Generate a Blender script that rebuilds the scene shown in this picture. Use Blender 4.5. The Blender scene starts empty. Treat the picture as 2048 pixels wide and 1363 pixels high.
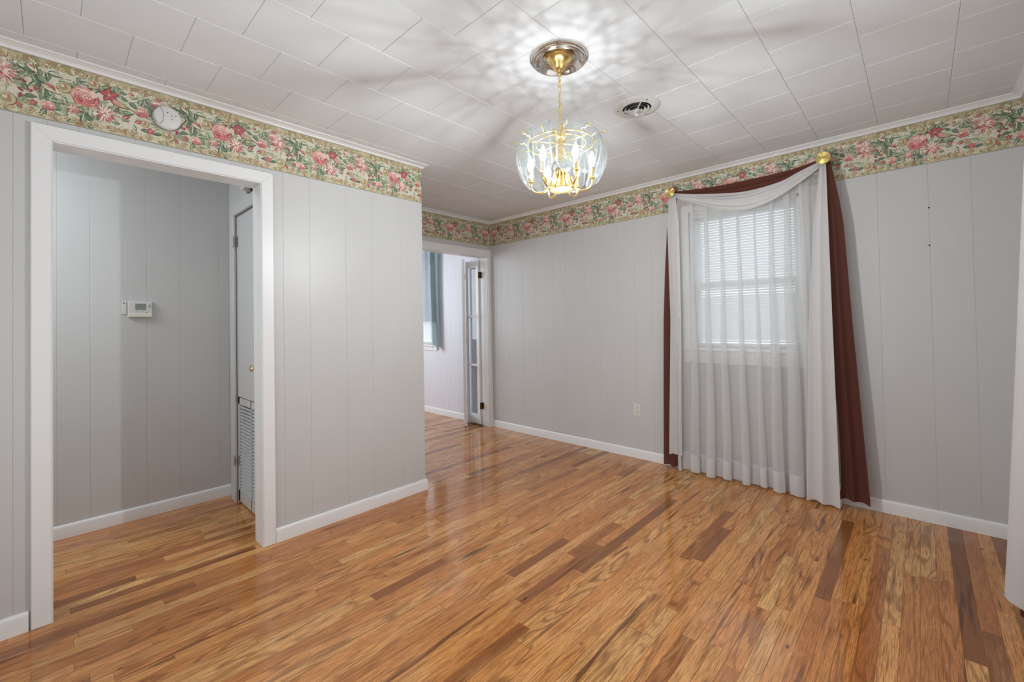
import bpy, bmesh, math, random
from mathutils import Vector, Matrix
R = random.Random(7)
SC = bpy.context.scene
COL = SC.collection
PI = math.pi

# ------------------------------------------------------------------ camera, world, lights, exposure
cd = bpy.data.cameras.new('camera'); cam = bpy.data.objects.new('camera', cd); COL.objects.link(cam)
SC.camera = cam
F_PX, SY = 867.18, -52.53
cd.sensor_fit = 'HORIZONTAL'; cd.sensor_width = 36.0
cd.lens = F_PX / 2048 * 36.0
cd.shift_y = SY / 2048.0
cd.clip_start = 0.02
yaw, pit, rol = math.radians(46.7255), math.radians(0.8594), math.radians(-0.983)
fw = Vector((math.sin(yaw)*math.cos(pit), math.cos(yaw)*math.cos(pit), math.sin(pit)))
rt = Vector((math.cos(yaw), -math.sin(yaw), 0)); up = rt.cross(fw)
rt2 = rt*math.cos(rol) + up*math.sin(rol); up2 = -rt*math.sin(rol) + up*math.cos(rol)
m = Matrix((rt2, up2, -fw)).transposed().to_4x4(); m.translation = (0, 0, 1.2389)
cam.matrix_world = m

W = bpy.data.worlds.new('world'); SC.world = W; W.use_nodes = True
wb = W.node_tree.nodes['Background']; wb.inputs[0].default_value = (0.86, 0.93, 1.0, 1); wb.inputs[1].default_value = 1.9

def area(name, loc, tgt, sx, sy, power, color=(1, 1, 1)):
    l = bpy.data.lights.new(name, 'AREA'); l.shape = 'RECTANGLE'; l.size = sx; l.size_y = sy
    l.energy = power; l.color = color
    o = bpy.data.objects.new(name, l); COL.objects.link(o); o.location = loc
    o.rotation_euler = (Vector(tgt) - Vector(loc)).to_track_quat('-Z', 'Y').to_euler()
    return o
area('west_fill', (-1.0, 1.1, 1.25), (3, 1.4, 1.9), 2.2, 1.7, 17, (.88, .95, 1))  # added fill light before the solid west wall, which has no window
area('daylight_back_window', (1.1, -0.36, 1.4), (1.3, 3, 1.4), 2.0, 1.5, 6, (.915, .96, 1))
area('daylight_far_room', (1.3, 6.2, 1.7), (3.1, 3.6, 1.6), 1.8, 1.6, 72, (.88, .95, 1))
area('hall_fill', (-0.80, 3.22, 2.30), (-.1, 3.45, 0.6), 0.6, 0.5, 15, (.88, .95, 1))  # added fill to lift the hall's brightness, no fixture belongs to it
SC.view_settings.view_transform = 'Standard'; SC.view_settings.look = 'None'
SC.view_settings.gamma = 1.0; SC.view_settings.use_curve_mapping = False
SC.view_settings.exposure = 0.12
SC.cycles.max_bounces = 10; SC.cycles.diffuse_bounces = 5; SC.cycles.transparent_max_bounces = 24
SC.cycles.caustics_reflective = False; SC.cycles.caustics_refractive = False
SC.cycles.sample_clamp_indirect = 4.0

# ------------------------------------------------------------------ constants of the room
YL, YF, XR, CH, XE, XH = 2.7086, 3.7245, 3.5902, 2.4234, 1.9079, 0.9024
YB, XW = -0.43, -1.15
ZB0, ZB1 = 2.1365, 2.3962
ZT = 0.079

def lin(r, g, b):
    f = lambda c: (c/255/12.92) if c/255 <= .04045 else ((c/255+.055)/1.055)**2.4
    return (f(r), f(g), f(b), 1)

# ------------------------------------------------------------------ materials
def mat(name, col, rough=.6, metal=0, bump=0, bscale=200, spec=.5, var=0, vscale=3, coat=0):
    m = bpy.data.materials.new(name); m.use_nodes = True; nt = m.node_tree; n = nt.nodes; L = nt.links
    b = n['Principled BSDF']; b.inputs['Base Color'].default_value = col
    b.inputs['Roughness'].default_value = rough; b.inputs['Metallic'].default_value = metal
    b.inputs['Specular IOR Level'].default_value = spec; b.inputs['Coat Weight'].default_value = coat
    tc = n.new('ShaderNodeNewGeometry')
    if var:
        no = n.new('ShaderNodeTexNoise'); no.inputs['Scale'].default_value = vscale; no.inputs['Detail'].default_value = 4
        L.new(tc.outputs['Position'], no.inputs['Vector'])
        mr = n.new('ShaderNodeMapRange'); mr.inputs[1].default_value = .3; mr.inputs[2].default_value = .7
        mr.inputs[3].default_value = 1-var; mr.inputs[4].default_value = 1+var; L.new(no.outputs['Fac'], mr.inputs[0])
        mx = n.new('ShaderNodeVectorMath'); mx.operation = 'SCALE'; mx.inputs[0].default_value = col[:3]
        L.new(mr.outputs[0], mx.inputs['Scale']); L.new(mx.outputs[0], b.inputs['Base Color'])
    if bump:
        no = n.new('ShaderNodeTexNoise'); no.inputs['Scale'].default_value = bscale; no.inputs['Detail'].default_value = 3
        L.new(tc.outputs['Position'], no.inputs['Vector'])
        bp = n.new('ShaderNodeBump'); bp.inputs['Strength'].default_value = bump; bp.inputs['Distance'].default_value = .002
        L.new(no.outputs['Fac'], bp.inputs['Height']); L.new(bp.outputs[0], b.inputs['Normal'])
    return m

M = {}
M['panel'] = mat('painted_panelling', lin(197, 197, 196), .42, bump=.25, bscale=35, var=.012, vscale=2)
M['gap'] = mat('backing_board', lin(110, 106, 104), .9)
M['trim'] = mat('white_trim_paint', lin(230, 231, 231), .35, bump=.12, bscale=30)
M['trim_grey'] = mat('dull_white_paint', lin(200, 200, 199), .4, bump=.12, bscale=40)
M['ceil'] = mat('ceiling_tile_paint', lin(222, 225, 227), .55, bump=.35, bscale=28, var=.01, vscale=5)
M['ceilgap'] = mat('ceiling_backing', lin(90, 88, 86), .9)
M['brass'] = mat('polished_brass', lin(240, 226, 170), .2, 1)
M['gold'] = mat('bright_gold_plate', lin(250, 228, 160), .18, 1)
M['gold'].node_tree.nodes['Principled BSDF'].inputs['Base Color'].default_value = lin(250, 225, 155)
M['chrome'] = mat('silver_gold_mirror', lin(226, 222, 214), .10, 1)
M['oldbrass'] = mat('aged_brass', lin(120, 96, 62), .4, 1)
M['steel'] = mat('nickel_hinge', lin(205, 205, 200), .3, .9)
M['plastic'] = mat('white_plastic', lin(212, 212, 209), .4)
M['plastic_warm'] = mat('ivory_plastic', lin(220, 218, 205), .4)
M['dark'] = mat('dark_void', lin(22, 21, 22), .7)
M['lcd'] = mat('grey_display', lin(120, 130, 124), .2)
M['button'] = mat('grey_print', lin(120, 122, 120), .5)
M['slab'] = mat('subfloor', lin(70, 45, 25), .8)
M['outside'] = mat('outdoor_ground', lin(150, 150, 140), .9)

def emis(name, col, s):
    m = bpy.data.materials.new(name); m.use_nodes = True; nt = m.node_tree; nt.nodes.clear()
    e = nt.nodes.new('ShaderNodeEmission'); e.inputs[0].default_value = col; e.inputs[1].default_value = s
    o = nt.nodes.new('ShaderNodeOutputMaterial'); nt.links.new(e.outputs[0], o.inputs[0]); return m
def glow(name, col, s, f):
    m = bpy.data.materials.new(name); m.use_nodes = True; nt = m.node_tree; nt.nodes.clear()
    e = nt.nodes.new('ShaderNodeEmission'); e.inputs[0].default_value = col; e.inputs[1].default_value = s
    t = nt.nodes.new('ShaderNodeBsdfTransparent'); x = nt.nodes.new('ShaderNodeMixShader'); x.inputs[0].default_value = f
    nt.links.new(t.outputs[0], x.inputs[1]); nt.links.new(e.outputs[0], x.inputs[2])
    o = nt.nodes.new('ShaderNodeOutputMaterial'); nt.links.new(x.outputs[0], o.inputs[0]); return m
M['bulb'] = glow('lit_candle_bulb', (1, .97, .90, 1), 9, .3)
M['lens'] = emis('lit_downlight_lens', (1, .97, .9, 1), 5)
def lamp(name, kind, loc, e, r, parent=None, size=None):
    l = bpy.data.lights.new(name, kind); l.energy = e; l.shadow_soft_size = r; l.color = (.925, .97, 1.0)
    if kind == 'SPOT': l.spot_size = size; l.spot_blend = .35
    o = bpy.data.objects.new(name, l); COL.objects.link(o); o.location = loc; return o

def cloth(name, col, transp, transl=.35, rough=.9, stripe=0):
    m = bpy.data.materials.new(name); m.use_nodes = True; nt = m.node_tree; n = nt.nodes; L = nt.links; n.clear()
    o = n.new('ShaderNodeOutputMaterial'); d = n.new('ShaderNodeBsdfDiffuse'); t = n.new('ShaderNodeBsdfTranslucent')
    tr = n.new('ShaderNodeBsdfTransparent'); a = n.new('ShaderNodeMixShader'); b = n.new('ShaderNodeMixShader')
    d.inputs[0].default_value = col; t.inputs[0].default_value = col; a.inputs[0].default_value = transl
    L.new(d.outputs[0], a.inputs[1]); L.new(t.outputs[0], a.inputs[2])
    # weave: fine crossed threads vary the openness
    g = n.new('ShaderNodeNewGeometry'); no = n.new('ShaderNodeTexNoise'); no.inputs['Scale'].default_value = 350
    L.new(g.outputs['Position'], no.inputs['Vector'])
    mr = n.new('ShaderNodeMapRange'); mr.inputs[3].default_value = max(0, transp-.05); mr.inputs[4].default_value = transp+.05
    L.new(no.outputs['Fac'], mr.inputs[0])
    L.new(mr.outputs[0], b.inputs[0]); L.new(a.outputs[0], b.inputs[1]); L.new(tr.outputs[0], b.inputs[2])
    L.new(b.outputs[0], o.inputs[0])
    bp = n.new('ShaderNodeBump'); bp.inputs['Strength'].default_value = .15; bp.inputs['Distance'].default_value = .001
    no2 = n.new('ShaderNodeTexNoise'); no2.inputs['Scale'].default_value = 90; L.new(g.outputs['Position'], no2.inputs['Vector'])
    L.new(no2.outputs['Fac'], bp.inputs['Height']); L.new(bp.outputs[0], d.inputs['Normal'])
    return m
M['sheer'] = cloth('sheer_voile', (.82, .82, .82, 1), .50, .45)
M['scarf'] = cloth('white_scarf_voile', (.78, .77, .765, 1), .06, .3)
M['hem'] = cloth('double_hem', (.80, .80, .81, 1), .12, .4)
M['maroon'] = cloth('maroon_scarf', lin(96, 57, 49), .02, .12)
M['bluecloth'] = cloth('pale_blue_curtain', lin(200, 212, 220), .03, .4)
M['tealcloth'] = cloth('grey_blue_lining', lin(160, 176, 180), .02, .3)
M['slat'] = cloth('blind_slat', (.86, .87, .88, 1), .0, .45)

def glassy(name, tint, gloss, white):
    m = bpy.data.materials.new(name); m.use_nodes = True; nt = m.node_tree; n = nt.nodes; L = nt.links; n.clear()
    o = n.new('ShaderNodeOutputMaterial'); t = n.new('ShaderNodeBsdfTransparent'); t.inputs[0].default_value = tint
    g = n.new('ShaderNodeBsdfGlossy'); g.inputs['Roughness'].default_value = .03
    lw = n.new('ShaderNodeLayerWeight'); lw.inputs[0].default_value = .5
    fr = n.new('ShaderNodeMath'); fr.operation = 'POWER'; fr.inputs[1].default_value = 4.5; L.new(lw.outputs['Facing'], fr.inputs[0])
    ma = n.new('ShaderNodeMath'); ma.operation = 'ADD'; ma.use_clamp = True; ma.inputs[1].default_value = gloss
    L.new(fr.outputs[0], ma.inputs[0])
    a = n.new('ShaderNodeMixShader'); L.new(ma.outputs[0], a.inputs[0]); L.new(t.outputs[0], a.inputs[1]); L.new(g.outputs[0], a.inputs[2])
    d = n.new('ShaderNodeBsdfDiffuse'); d.inputs[0].default_value = (.9, .95, .95, 1)
    tl = n.new('ShaderNodeBsdfTranslucent'); tl.inputs[0].default_value = (.9, .95, .95, 1)
    dd = n.new('ShaderNodeMixShader'); dd.inputs[0].default_value = .5; L.new(d.outputs[0], dd.inputs[1]); L.new(tl.outputs[0], dd.inputs[2])
    b = n.new('ShaderNodeMixShader'); b.inputs[0].default_value = white; L.new(a.outputs[0], b.inputs[1]); L.new(dd.outputs[0], b.inputs[2])
    L.new(b.outputs[0], o.inputs[0]); return m
M['glass'] = glassy('chandelier_glass', (.93, .95, .95, 1), .02, .014)
M['bevel'] = glassy('bevelled_glass_edge', (.66, .70, .70, 1), .08, .07)
M['pane'] = glassy('window_glass', (.96, .97, .97, 1), .02, 0)
M['crystal'] = glassy('crystal', (.80, .82, .80, 1), .12, .02)

# wood floor: the grain runs along X, every plank carries its own random numbers in the attribute "rnd"
def wood():
    m = bpy.data.materials.new('oak_strip_floor'); m.use_nodes = True; nt = m.node_tree; n = nt.nodes; L = nt.links
    b = n['Principled BSDF']
    at = n.new('ShaderNodeAttribute'); at.attribute_name = 'rnd'
    sp = n.new('ShaderNodeSeparateColor'); L.new(at.outputs['Color'], sp.inputs[0])
    g = n.new('ShaderNodeNewGeometry')
    off = n.new('ShaderNodeVectorMath'); off.operation = 'SCALE'; off.inputs['Scale'].default_value = 37.0
    L.new(at.outputs['Color'], off.inputs[0])
    ad = n.new('ShaderNodeVectorMath'); ad.operation = 'ADD'; L.new(g.outputs['Position'], ad.inputs[0]); L.new(off.outputs[0], ad.inputs[1])
    def noise(vec, sx, sy, scale, det, dist=0, rough=.5):
        mp = n.new('ShaderNodeMapping'); mp.inputs['Scale'].default_value = (sx, sy, 1); L.new(vec, mp.inputs[0])
        no = n.new('ShaderNodeTexNoise'); no.inputs['Scale'].default_value = scale; no.inputs['Detail'].default_value = det
        no.inputs['Distortion'].default_value = dist; no.inputs['Roughness'].default_value = rough
        L.new(mp.outputs[0], no.inputs['Vector']); return no.outputs['Fac']
    def math_(op, a, c, clamp=False):
        x = n.new('ShaderNodeMath'); x.operation = op; x.use_clamp = clamp
        for i, v in enumerate((a, c)):
            if isinstance(v, (int, float)): x.inputs[i].default_value = v
            else: L.new(v, x.inputs[i])
        return x.outputs[0]
    def rng(v, a, c, d, e):
        x = n.new('ShaderNodeMapRange'); x.clamp = True
        for i, k in enumerate((a, c, d, e)): x.inputs[i+1].default_value = k
        L.new(v, x.inputs[0]); return x.outputs[0]
    def mixc(f, a, c, mode='MIX'):
        x = n.new('ShaderNodeMix'); x.data_type = 'RGBA'; x.blend_type = mode
        if isinstance(f, (int, float)): x.inputs[0].default_value = f
        else: L.new(f, x.inputs[0])
        for i, v in ((6, a), (7, c)):
            if isinstance(v, tuple): x.inputs[i].default_value = v
            else: L.new(v, x.inputs[i])
        return x.outputs[2]
    V = ad.outputs[0]
    # cathedral growth rings: contour lines of a slow field stretched along the plank
    field = noise(V, 1.3, 9, 1.0, 2, .35)
    ringsv = math_('MULTIPLY', field, 60.0)
    s = n.new('ShaderNodeMath'); s.operation = 'SINE'; L.new(ringsv, s.inputs[0])
    rings = rng(s.outputs[0], .1, 1, 0, 1)
    fine = noise(V, 9, 380, 1.0, 3, 0)
    fine2 = noise(V, 28, 900, 1.0, 2, 0)
    patch = noise(V, 2.2, 7, 1.0, 3, .4)
    ramp = n.new('ShaderNodeValToRGB'); cr = ramp.color_ramp
    cr.elements[0].position = 0; cr.elements[0].color = lin(162, 102, 58)
    cr.elements[1].position = 1; cr.elements[1].color = lin(232, 180, 116)
    for p_, c_ in ((.08, (116, 72, 40)), (.14, (196, 128, 70)), (.38, (220, 150, 86)), (.6, (228, 162, 96)), (.8, (234, 172, 106)), (.92, (232, 178, 112))):
        e = cr.elements.new(p_); e.color = lin(*c_)
    L.new(sp.outputs[0], ramp.inputs[0])
    base = ramp.outputs[0]
    base = mixc(rng(sp.outputs[1], .6, 1, 0, .45), base, lin(222, 140, 84))
    base = mixc(rng(patch, .35, .7, 0, .35), base, lin(160, 100, 58))
    base = mixc(rng(patch, .45, .25, 0, .35), base, lin(222, 176, 122))
    base = mixc(math_('MULTIPLY', rings, rng(sp.outputs[2], .2, .8, .12, .62)), base, lin(122, 76, 42))
    base = mixc(rng(fine, .47, .66, 0, .80), base, lin(128, 76, 38))
    base = mixc(rng(fine2, .50, .66, 0, .55), base, lin(110, 66, 36))
    # dark mineral streaks and knots
    st = noise(V, 1.6, 24, 1.0, 2, .6)
    base = mixc(rng(st, .615, .72, 0, .8), base, lin(82, 44, 24))
    mp = n.new('ShaderNodeMapping'); mp.inputs['Scale'].default_value = (4, 9, 0); L.new(V, mp.inputs[0])
    vo = n.new('ShaderNodeTexVoronoi'); vo.inputs['Scale'].default_value = 1.0; L.new(mp.outputs[0], vo.inputs['Vector'])
    kn = rng(vo.outputs['Distance'], .03, .07, 1, 0)
    base = mixc(math_('MULTIPLY', kn, .8), base, lin(60, 32, 18))
    L.new(base, b.inputs['Base Color'])
    b.inputs['Roughness'].default_value = .2
    ro = noise(g.outputs['Position'], 3, 3, 1.0, 3, 0)
    L.new(rng(ro, .3, .7, .06, .13), b.inputs['Roughness'])
    b.inputs['Specular IOR Level'].default_value = .5
    bp = n.new('ShaderNodeBump'); bp.inputs['Strength'].default_value = .12; bp.inputs['Distance'].default_value = .0006
    wv = noise(g.outputs['Position'], 9, 26, 1.0, 2, 0)
    hs = math_('ADD', math_('MULTIPLY', fine, .35), wv)
    L.new(hs, bp.inputs['Height']); L.new(bp.outputs[0], b.inputs['Normal'])
    return m
M['wood'] = wood()
M['plank_edge'] = mat('plank_edge_wood', lin(176, 118, 70), .8, spec=.15)

def printed():
    m = bpy.data.materials.new('printed_wallpaper'); m.use_nodes = True; nt = m.node_tree; n = nt.nodes; L = nt.links
    b = n['Principled BSDF']; at = n.new('ShaderNodeAttribute'); at.attribute_name = 'ink'
    g = n.new('ShaderNodeNewGeometry'); no = n.new('ShaderNodeTexNoise'); no.inputs['Scale'].default_value = 120; no.inputs['Detail'].default_value = 3
    L.new(g.outputs['Position'], no.inputs['Vector'])
    mr = n.new('ShaderNodeMapRange'); mr.inputs[1].default_value = .3; mr.inputs[2].default_value = .7; mr.inputs[3].default_value = .86; mr.inputs[4].default_value = 1.1
    L.new(no.outputs['Fac'], mr.inputs[0]); v = n.new('ShaderNodeVectorMath'); v.operation = 'SCALE'
    L.new(at.outputs['Color'], v.inputs[0]); L.new(mr.outputs[0], v.inputs['Scale']); L.new(v.outputs[0], b.inputs['Base Color'])
    b.inputs['Roughness'].default_value = .55; return m
M['print'] = printed()

def stripes():
    m = bpy.data.materials.new('pinstripe_wallpaper'); m.use_nodes = True; nt = m.node_tree; n = nt.nodes; L = nt.links
    b = n['Principled BSDF']; g = n.new('ShaderNodeNewGeometry'); s = n.new('ShaderNodeSeparateXYZ'); L.new(g.outputs['Position'], s.inputs[0])
    a = n.new('ShaderNodeMath'); a.operation = 'ADD'; L.new(s.outputs[0], a.inputs[0]); L.new(s.outputs[1], a.inputs[1])
    k = n.new('ShaderNodeMath'); k.operation = 'MULTIPLY'; k.inputs[1].default_value = 2*PI/.0165; L.new(a.outputs[0], k.inputs[0])
    si = n.new('ShaderNodeMath'); si.operation = 'SINE'; L.new(k.outputs[0], si.inputs[0])
    r = n.new('ShaderNodeMapRange'); r.inputs[1].default_value = .2; r.inputs[2].default_value = .9; L.new(si.outputs[0], r.inputs[0])
    mx = n.new('ShaderNodeMix'); mx.data_type = 'RGBA'; mx.inputs[6].default_value = lin(226, 227, 232); mx.inputs[7].default_value = lin(196, 198, 210)
    L.new(r.outputs[0], mx.inputs[0]); L.new(mx.outputs[2], b.inputs['Base Color']); b.inputs['Roughness'].default_value = .5
    return m
M['stripes'] = stripes()

# ------------------------------------------------------------------ helpers
ORG = {}
def link(name, me, mt, parent=None, smooth=False):
    o = bpy.data.objects.new(name, me); COL.objects.link(o)
    if mt is not None:
        for x in (mt if isinstance(mt, (list, tuple)) else [mt]): me.materials.append(M[x] if isinstance(x, str) else x)
    if smooth:
        for p in me.polygons: p.use_smooth = True
    if parent is not None:
        o.parent = parent
        off = worldorg(parent)
        if off.length > 0: me.transform(Matrix.Translation(-off))
    return o
def worldorg(o):
    v = Vector((0, 0, 0))
    while o is not None: v += Vector(o.location); o = o.parent
    return v
def obj(name, bm, mt, parent=None, smooth=False, recalc=True, auto=None):
    if recalc: bmesh.ops.recalc_face_normals(bm, faces=bm.faces[:])
    me = bpy.data.meshes.new(name); bm.to_mesh(me); bm.free()
    o = link(name, me, mt, parent, smooth)
    if auto is not None:
        for p in me.polygons: p.use_smooth = True
        me.set_sharp_from_angle(angle=math.radians(auto))
    return o
def tag(o, label=None, cat=None, group=None, kind=None):
    if label: o['label'] = label
    if cat: o['category'] = cat
    if group: o['group'] = group
    if kind: o['kind'] = kind
    return o
def empty(name, loc=(0, 0, 0), label=None, cat=None, group=None, kind=None):
    o = bpy.data.objects.new(name, None); COL.objects.link(o); o.location = loc; o.empty_display_size = .05
    return tag(o, label, cat, group, kind)
def struct(name): return empty(name, (0, 0, 0), kind='structure')
def B(): return bmesh.new()
def box(bm, x0, x1, y0, y1, z0, z1, mi=0):
    v = [bm.verts.new(p) for p in ((x0,y0,z0),(x1,y0,z0),(x1,y1,z0),(x0,y1,z0),(x0,y0,z1),(x1,y0,z1),(x1,y1,z1),(x0,y1,z1))]
    for f in ((0,3,2,1),(4,5,6,7),(0,1,5,4),(1,2,6,5),(2,3,7,6),(3,0,4,7)):
        fc = bm.faces.new([v[i] for i in f]); fc.material_index = mi
    return bm
def slab(bm, P, U, V, N, w, h, d, cu=.0, cv=.0, dc=None):
    """board on a surface: P corner on the surface, spans w along U, h along V, stands d proud along N, chamfers cu/cv"""
    P, U, V, N = map(Vector, (P, U, V, N)); 
    if dc is None: dc = max(cu, cv)
    dc = min(dc, d)
    ring = []
    for (n_, iu, iv) in ((0, 0, 0), (d-dc, 0, 0), (d, cu, cv)):
        ring.append([bm.verts.new(P+N*n_+U*a+V*b) for a, b in ((iu, iv), (w-iu, iv), (w-iu, h-iv), (iu, h-iv))])
    bm.faces.new(ring[0]); bm.faces.new(ring[2])
    for r0, r1 in ((ring[0], ring[1]), (ring[1], ring[2])):
        for i in range(4): bm.faces.new((r0[i], r0[(i+1) % 4], r1[(i+1) % 4], r1[i]))
    return bm
def prism(bm, pts, N, d, edge=0.0):
    """polygon of world points extruded by d along N, with a small chamfer"""
    N = Vector(N); pts = [Vector(p) for p in pts]; c = sum(pts, Vector())/len(pts)
    a = [bm.verts.new(p) for p in pts]; b_ = [bm.verts.new(p+N*(d-edge)) for p in pts]
    rings = [a, b_]
    if edge:
        q = []
        for i, p in enumerate(pts):
            e0 = (p-pts[i-1]).normalized(); e1 = (pts[(i+1) % len(pts)]-p).normalized()
            k = e0 - e1
            if k.length < 1e-6: k = (c-p)
            # inward bisector
            bis = (-e0+e1).normalized(); s_ = abs(e0.cross(bis).length)
            q.append(bm.verts.new(p+bis*(edge/max(s_, .2))+N*d))
        rings.append(q)
    bm.faces.new(a); bm.faces.new(rings[-1])
    for r0, r1 in zip(rings, rings[1:]):
        for i in range(len(a)): bm.faces.new((r0[i], r0[(i+1) % len(a)], r1[(i+1) % len(a)], r1[i]))
    return bm
def lathe(bm, prof, C, A=(0, 0, 1), n=24, mi=0, cap=True):
    """profile [(r, h)] turned round axis A at C"""
    C, A = Vector(C), Vector(A).normalized()
    X = A.orthogonal().normalized(); Y = A.cross(X)
    rings = []
    for r, h in prof:
        if r < 1e-6: rings.append([bm.verts.new(C+A*h)])
        else: rings.append([bm.verts.new(C+A*h+(X*math.cos(2*PI*i/n)+Y*math.sin(2*PI*i/n))*r) for i in range(n)])
    for r0, r1 in zip(rings, rings[1:]):
        for i in range(n):
            j = (i+1) % n
            if len(r0) == 1 and len(r1) == 1: continue
            if len(r0) == 1: f = (r0[0], r1[j], r1[i])
            elif len(r1) == 1: f = (r0[i], r0[j], r1[0])
            else: f = (r0[i], r0[j], r1[j], r1[i])
            bm.faces.new(f).material_index = mi
    if cap:
        for r in (rings[0], rings[-1]):
            if len(r) > 1: bm.faces.new(r).material_index = mi
    return bm
def tube(bm, pts, r, n=8, closed=False, cap=True):
    pts = [Vector(p) for p in pts]; N_ = len(pts); rings = []; prev = None
    for i, p in enumerate(pts):
        if closed: t = (pts[(i+1) % N_]-pts[i-1]).normalized()
        else: t = (pts[min(i+1, N_-1)]-pts[max(i-1, 0)]).normalized()
        if prev is None: x = t.orthogonal().normalized()
        else: x = (prev - t*prev.dot(t)); x = x.normalized() if x.length > 1e-6 else t.orthogonal().normalized()
        prev = x; y = t.cross(x); rr = r(i/(N_-1)) if callable(r) else r
        rings.append([bm.verts.new(p+(x*math.cos(2*PI*k/n)+y*math.sin(2*PI*k/n))*rr) for k in range(n)])
    seq = list(zip(rings, rings[1:]))+([(rings[-1], rings[0])] if closed else [])
    for r0, r1 in seq:
        for k in range(n): bm.faces.new((r0[k], r0[(k+1) % n], r1[(k+1) % n], r1[k]))
    if cap and not closed: bm.faces.new(rings[0]); bm.faces.new(rings[-1])
    return bm
def circle(C, r, n=48, z=None): return [(C[0]+r*math.cos(2*PI*i/n), C[1]+r*math.sin(2*PI*i/n), C[2]) for i in range(n)]
def ball(bm, C, r, n=12, squash=1):
    k = 8; return lathe(bm, [(r*math.sin(PI*i/k), -r*squash*math.cos(PI*i/k)) for i in range(k+1)], C, (0, 0, 1), n, cap=False)
def sweep(bm, path, prof):
    """mouldings: profile [(out, z)] swept along a floor-plan path, out = to the left of the path, mitred at corners"""
    P = [Vector((x, y)) for x, y in path]; offs = []
    for i, p in enumerate(P):
        ds = []
        if i > 0: ds.append((P[i]-P[i-1]).normalized())
        if i < len(P)-1: ds.append((P[i+1]-P[i]).normalized())
        ns = [Vector((-d.y, d.x)) for d in ds]
        if len(ns) == 1: offs.append(ns[0])
        else:
            b_ = (ns[0]+ns[1]).normalized(); offs.append(b_/max(b_.dot(ns[0]), .1))
    rings = [[bm.verts.new((P[i].x+offs[i].x*o, P[i].y+offs[i].y*o, z)) for o, z in prof] for i in range(len(P))]
    m_ = len(prof)
    for r0, r1 in zip(rings, rings[1:]):
        for k in range(m_): bm.faces.new((r0[k], r0[(k+1) % m_], r1[(k+1) % m_], r1[k]))
    bm.faces.new(rings[0]); bm.faces.new(rings[-1]); return bm
def grid(bm, nu, nv, f, mi=0):
    vs = [[bm.verts.new(f(i/nu, j/nv)) for j in range(nv+1)] for i in range(nu+1)]
    for i in range(nu):
        for j in range(nv): bm.faces.new((vs[i][j], vs[i+1][j], vs[i+1][j+1], vs[i][j+1])).material_index = mi
    return bm
def copyof(o, parent, loc=None, rot=None):
    c = o.copy(); COL.objects.link(c); c.parent = parent
    if loc is not None: c.location = loc
    if rot is not None: c.rotation_euler = rot
    return c
def interp(tab, t):
    if t <= tab[0][0]: return tab[0][1:]
    for a, b in zip(tab, tab[1:]):
        if t <= b[0]:
            k = (t-a[0])/(b[0]-a[0]); return tuple(x+(y-x)*k for x, y in zip(a[1:], b[1:]))
    return tab[-1][1:]
def sm(x): x = max(0, min(1, x)); return x*x*(3-2*x)

# ------------------------------------------------------------------ floor
floor = B(); box(floor, XW-.1, XR+.0, YB-.1, 7.3, -.12, -.0085)
floor = tag(obj('floor', floor, 'slab'), kind='structure')
PW = .0572
planks = []
def fwpt(x, y): return fw.x*x+fw.y*y
def inview(x, y):
    d = Vector((x, y, -1.2389)); z = d.dot(fw)
    if z < .15: return False
    u = d.dot(rt2)/z*F_PX; v = -d.dot(up2)/z*F_PX
    return -1110 < u < 1110 and v < 681.5-SY+90
def hidden(x, y):
    # behind the closet block or the left wall
    if y > YL+.05:
        t = YL/y; xx = x*t
        if xx < -.08 or (.84 < xx < XE-.02): return True
        if XE-.02 <= xx and y > YF+.1:
            xf = x*YF/y
            if xf < 2.5: return True
    if .0 < y and x > XH and x < XE and y > YL: return True
    return False
row = 0; y = YB
while y < 6.4:
    x = XW - R.random()*.6
    while x < XR:
        ln = R.choice([.3, .42, .55, .7, .85, 1.0, 1.2, 1.45]) * R.uniform(.85, 1.15)
        x1 = min(x+ln, XR)
        if XR-x1 < .12: x1 = XR
        if x1 > XW: planks.append((max(x, XW), x1, y, min(y+PW, 6.4)))
        x = x1
    y += PW
def plank_verts(p, r_):
    x0, x1, y0, y1 = p; g, c = .0002, .0006; dz = r_.uniform(-.00025, .00025); z0, z1 = -.0085, dz
    vs = []
    for z, i in ((z0, g), (z1-c, g), (z1, g+c)):
        vs += [(x0+i, y0+i, z), (x1-i, y0+i, z), (x1-i, y1-i, z), (x0+i, y1-i, z)]
    fs = [(8, 9, 10, 11)]
    for a in (0, 4):
        for i in range(4): fs.append((a+i, a+(i+1) % 4, a+4+(i+1) % 4, a+4+i))
    return vs, fs
def mkplanks(name, lst, parent):
    V_, F_, C_ = [], [], []
    for p in lst:
        v, f = plank_verts(p, R); k = len(V_); V_ += v; F_ += [tuple(a+k for a in q) for q in f]
        c = (R.random(), R.random(), R.random(), 1); C_ += [c]*len(v)
    me = bpy.data.meshes.new(name); me.from_pydata(V_, [], F_); me.update()
    at = me.attributes.new('rnd', 'FLOAT_COLOR', 'POINT')
    at.data.foreach_set('color', [q for c in C_ for q in c])
    o = bpy.data.objects.new(name, me); COL.objects.link(o); me.materials.append(M['wood']); me.materials.append(M['plank_edge']); me.polygons.foreach_set('material_index', [0 if i % 9 == 0 else 1 for i in range(len(me.polygons))]); o.parent = parent; return o
vis, rest = [], []
for p in planks:
    s_ = [(p[0]+(p[1]-p[0])*a, p[2]+PW*b) for a in (0, .25, .5, .75, 1) for b in (0, 1)]
    s_ = [q for q in s_ if inview(*q) and not hidden(*q)]
    if s_:
        dd = min(fwpt(*q) for q in s_); vis.append((len(s_)/10*(p[1]-p[0])/dd**2, p))
    else: rest.append(p)
vis.sort(key=lambda a: -a[0])
NV = len(vis)
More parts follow.
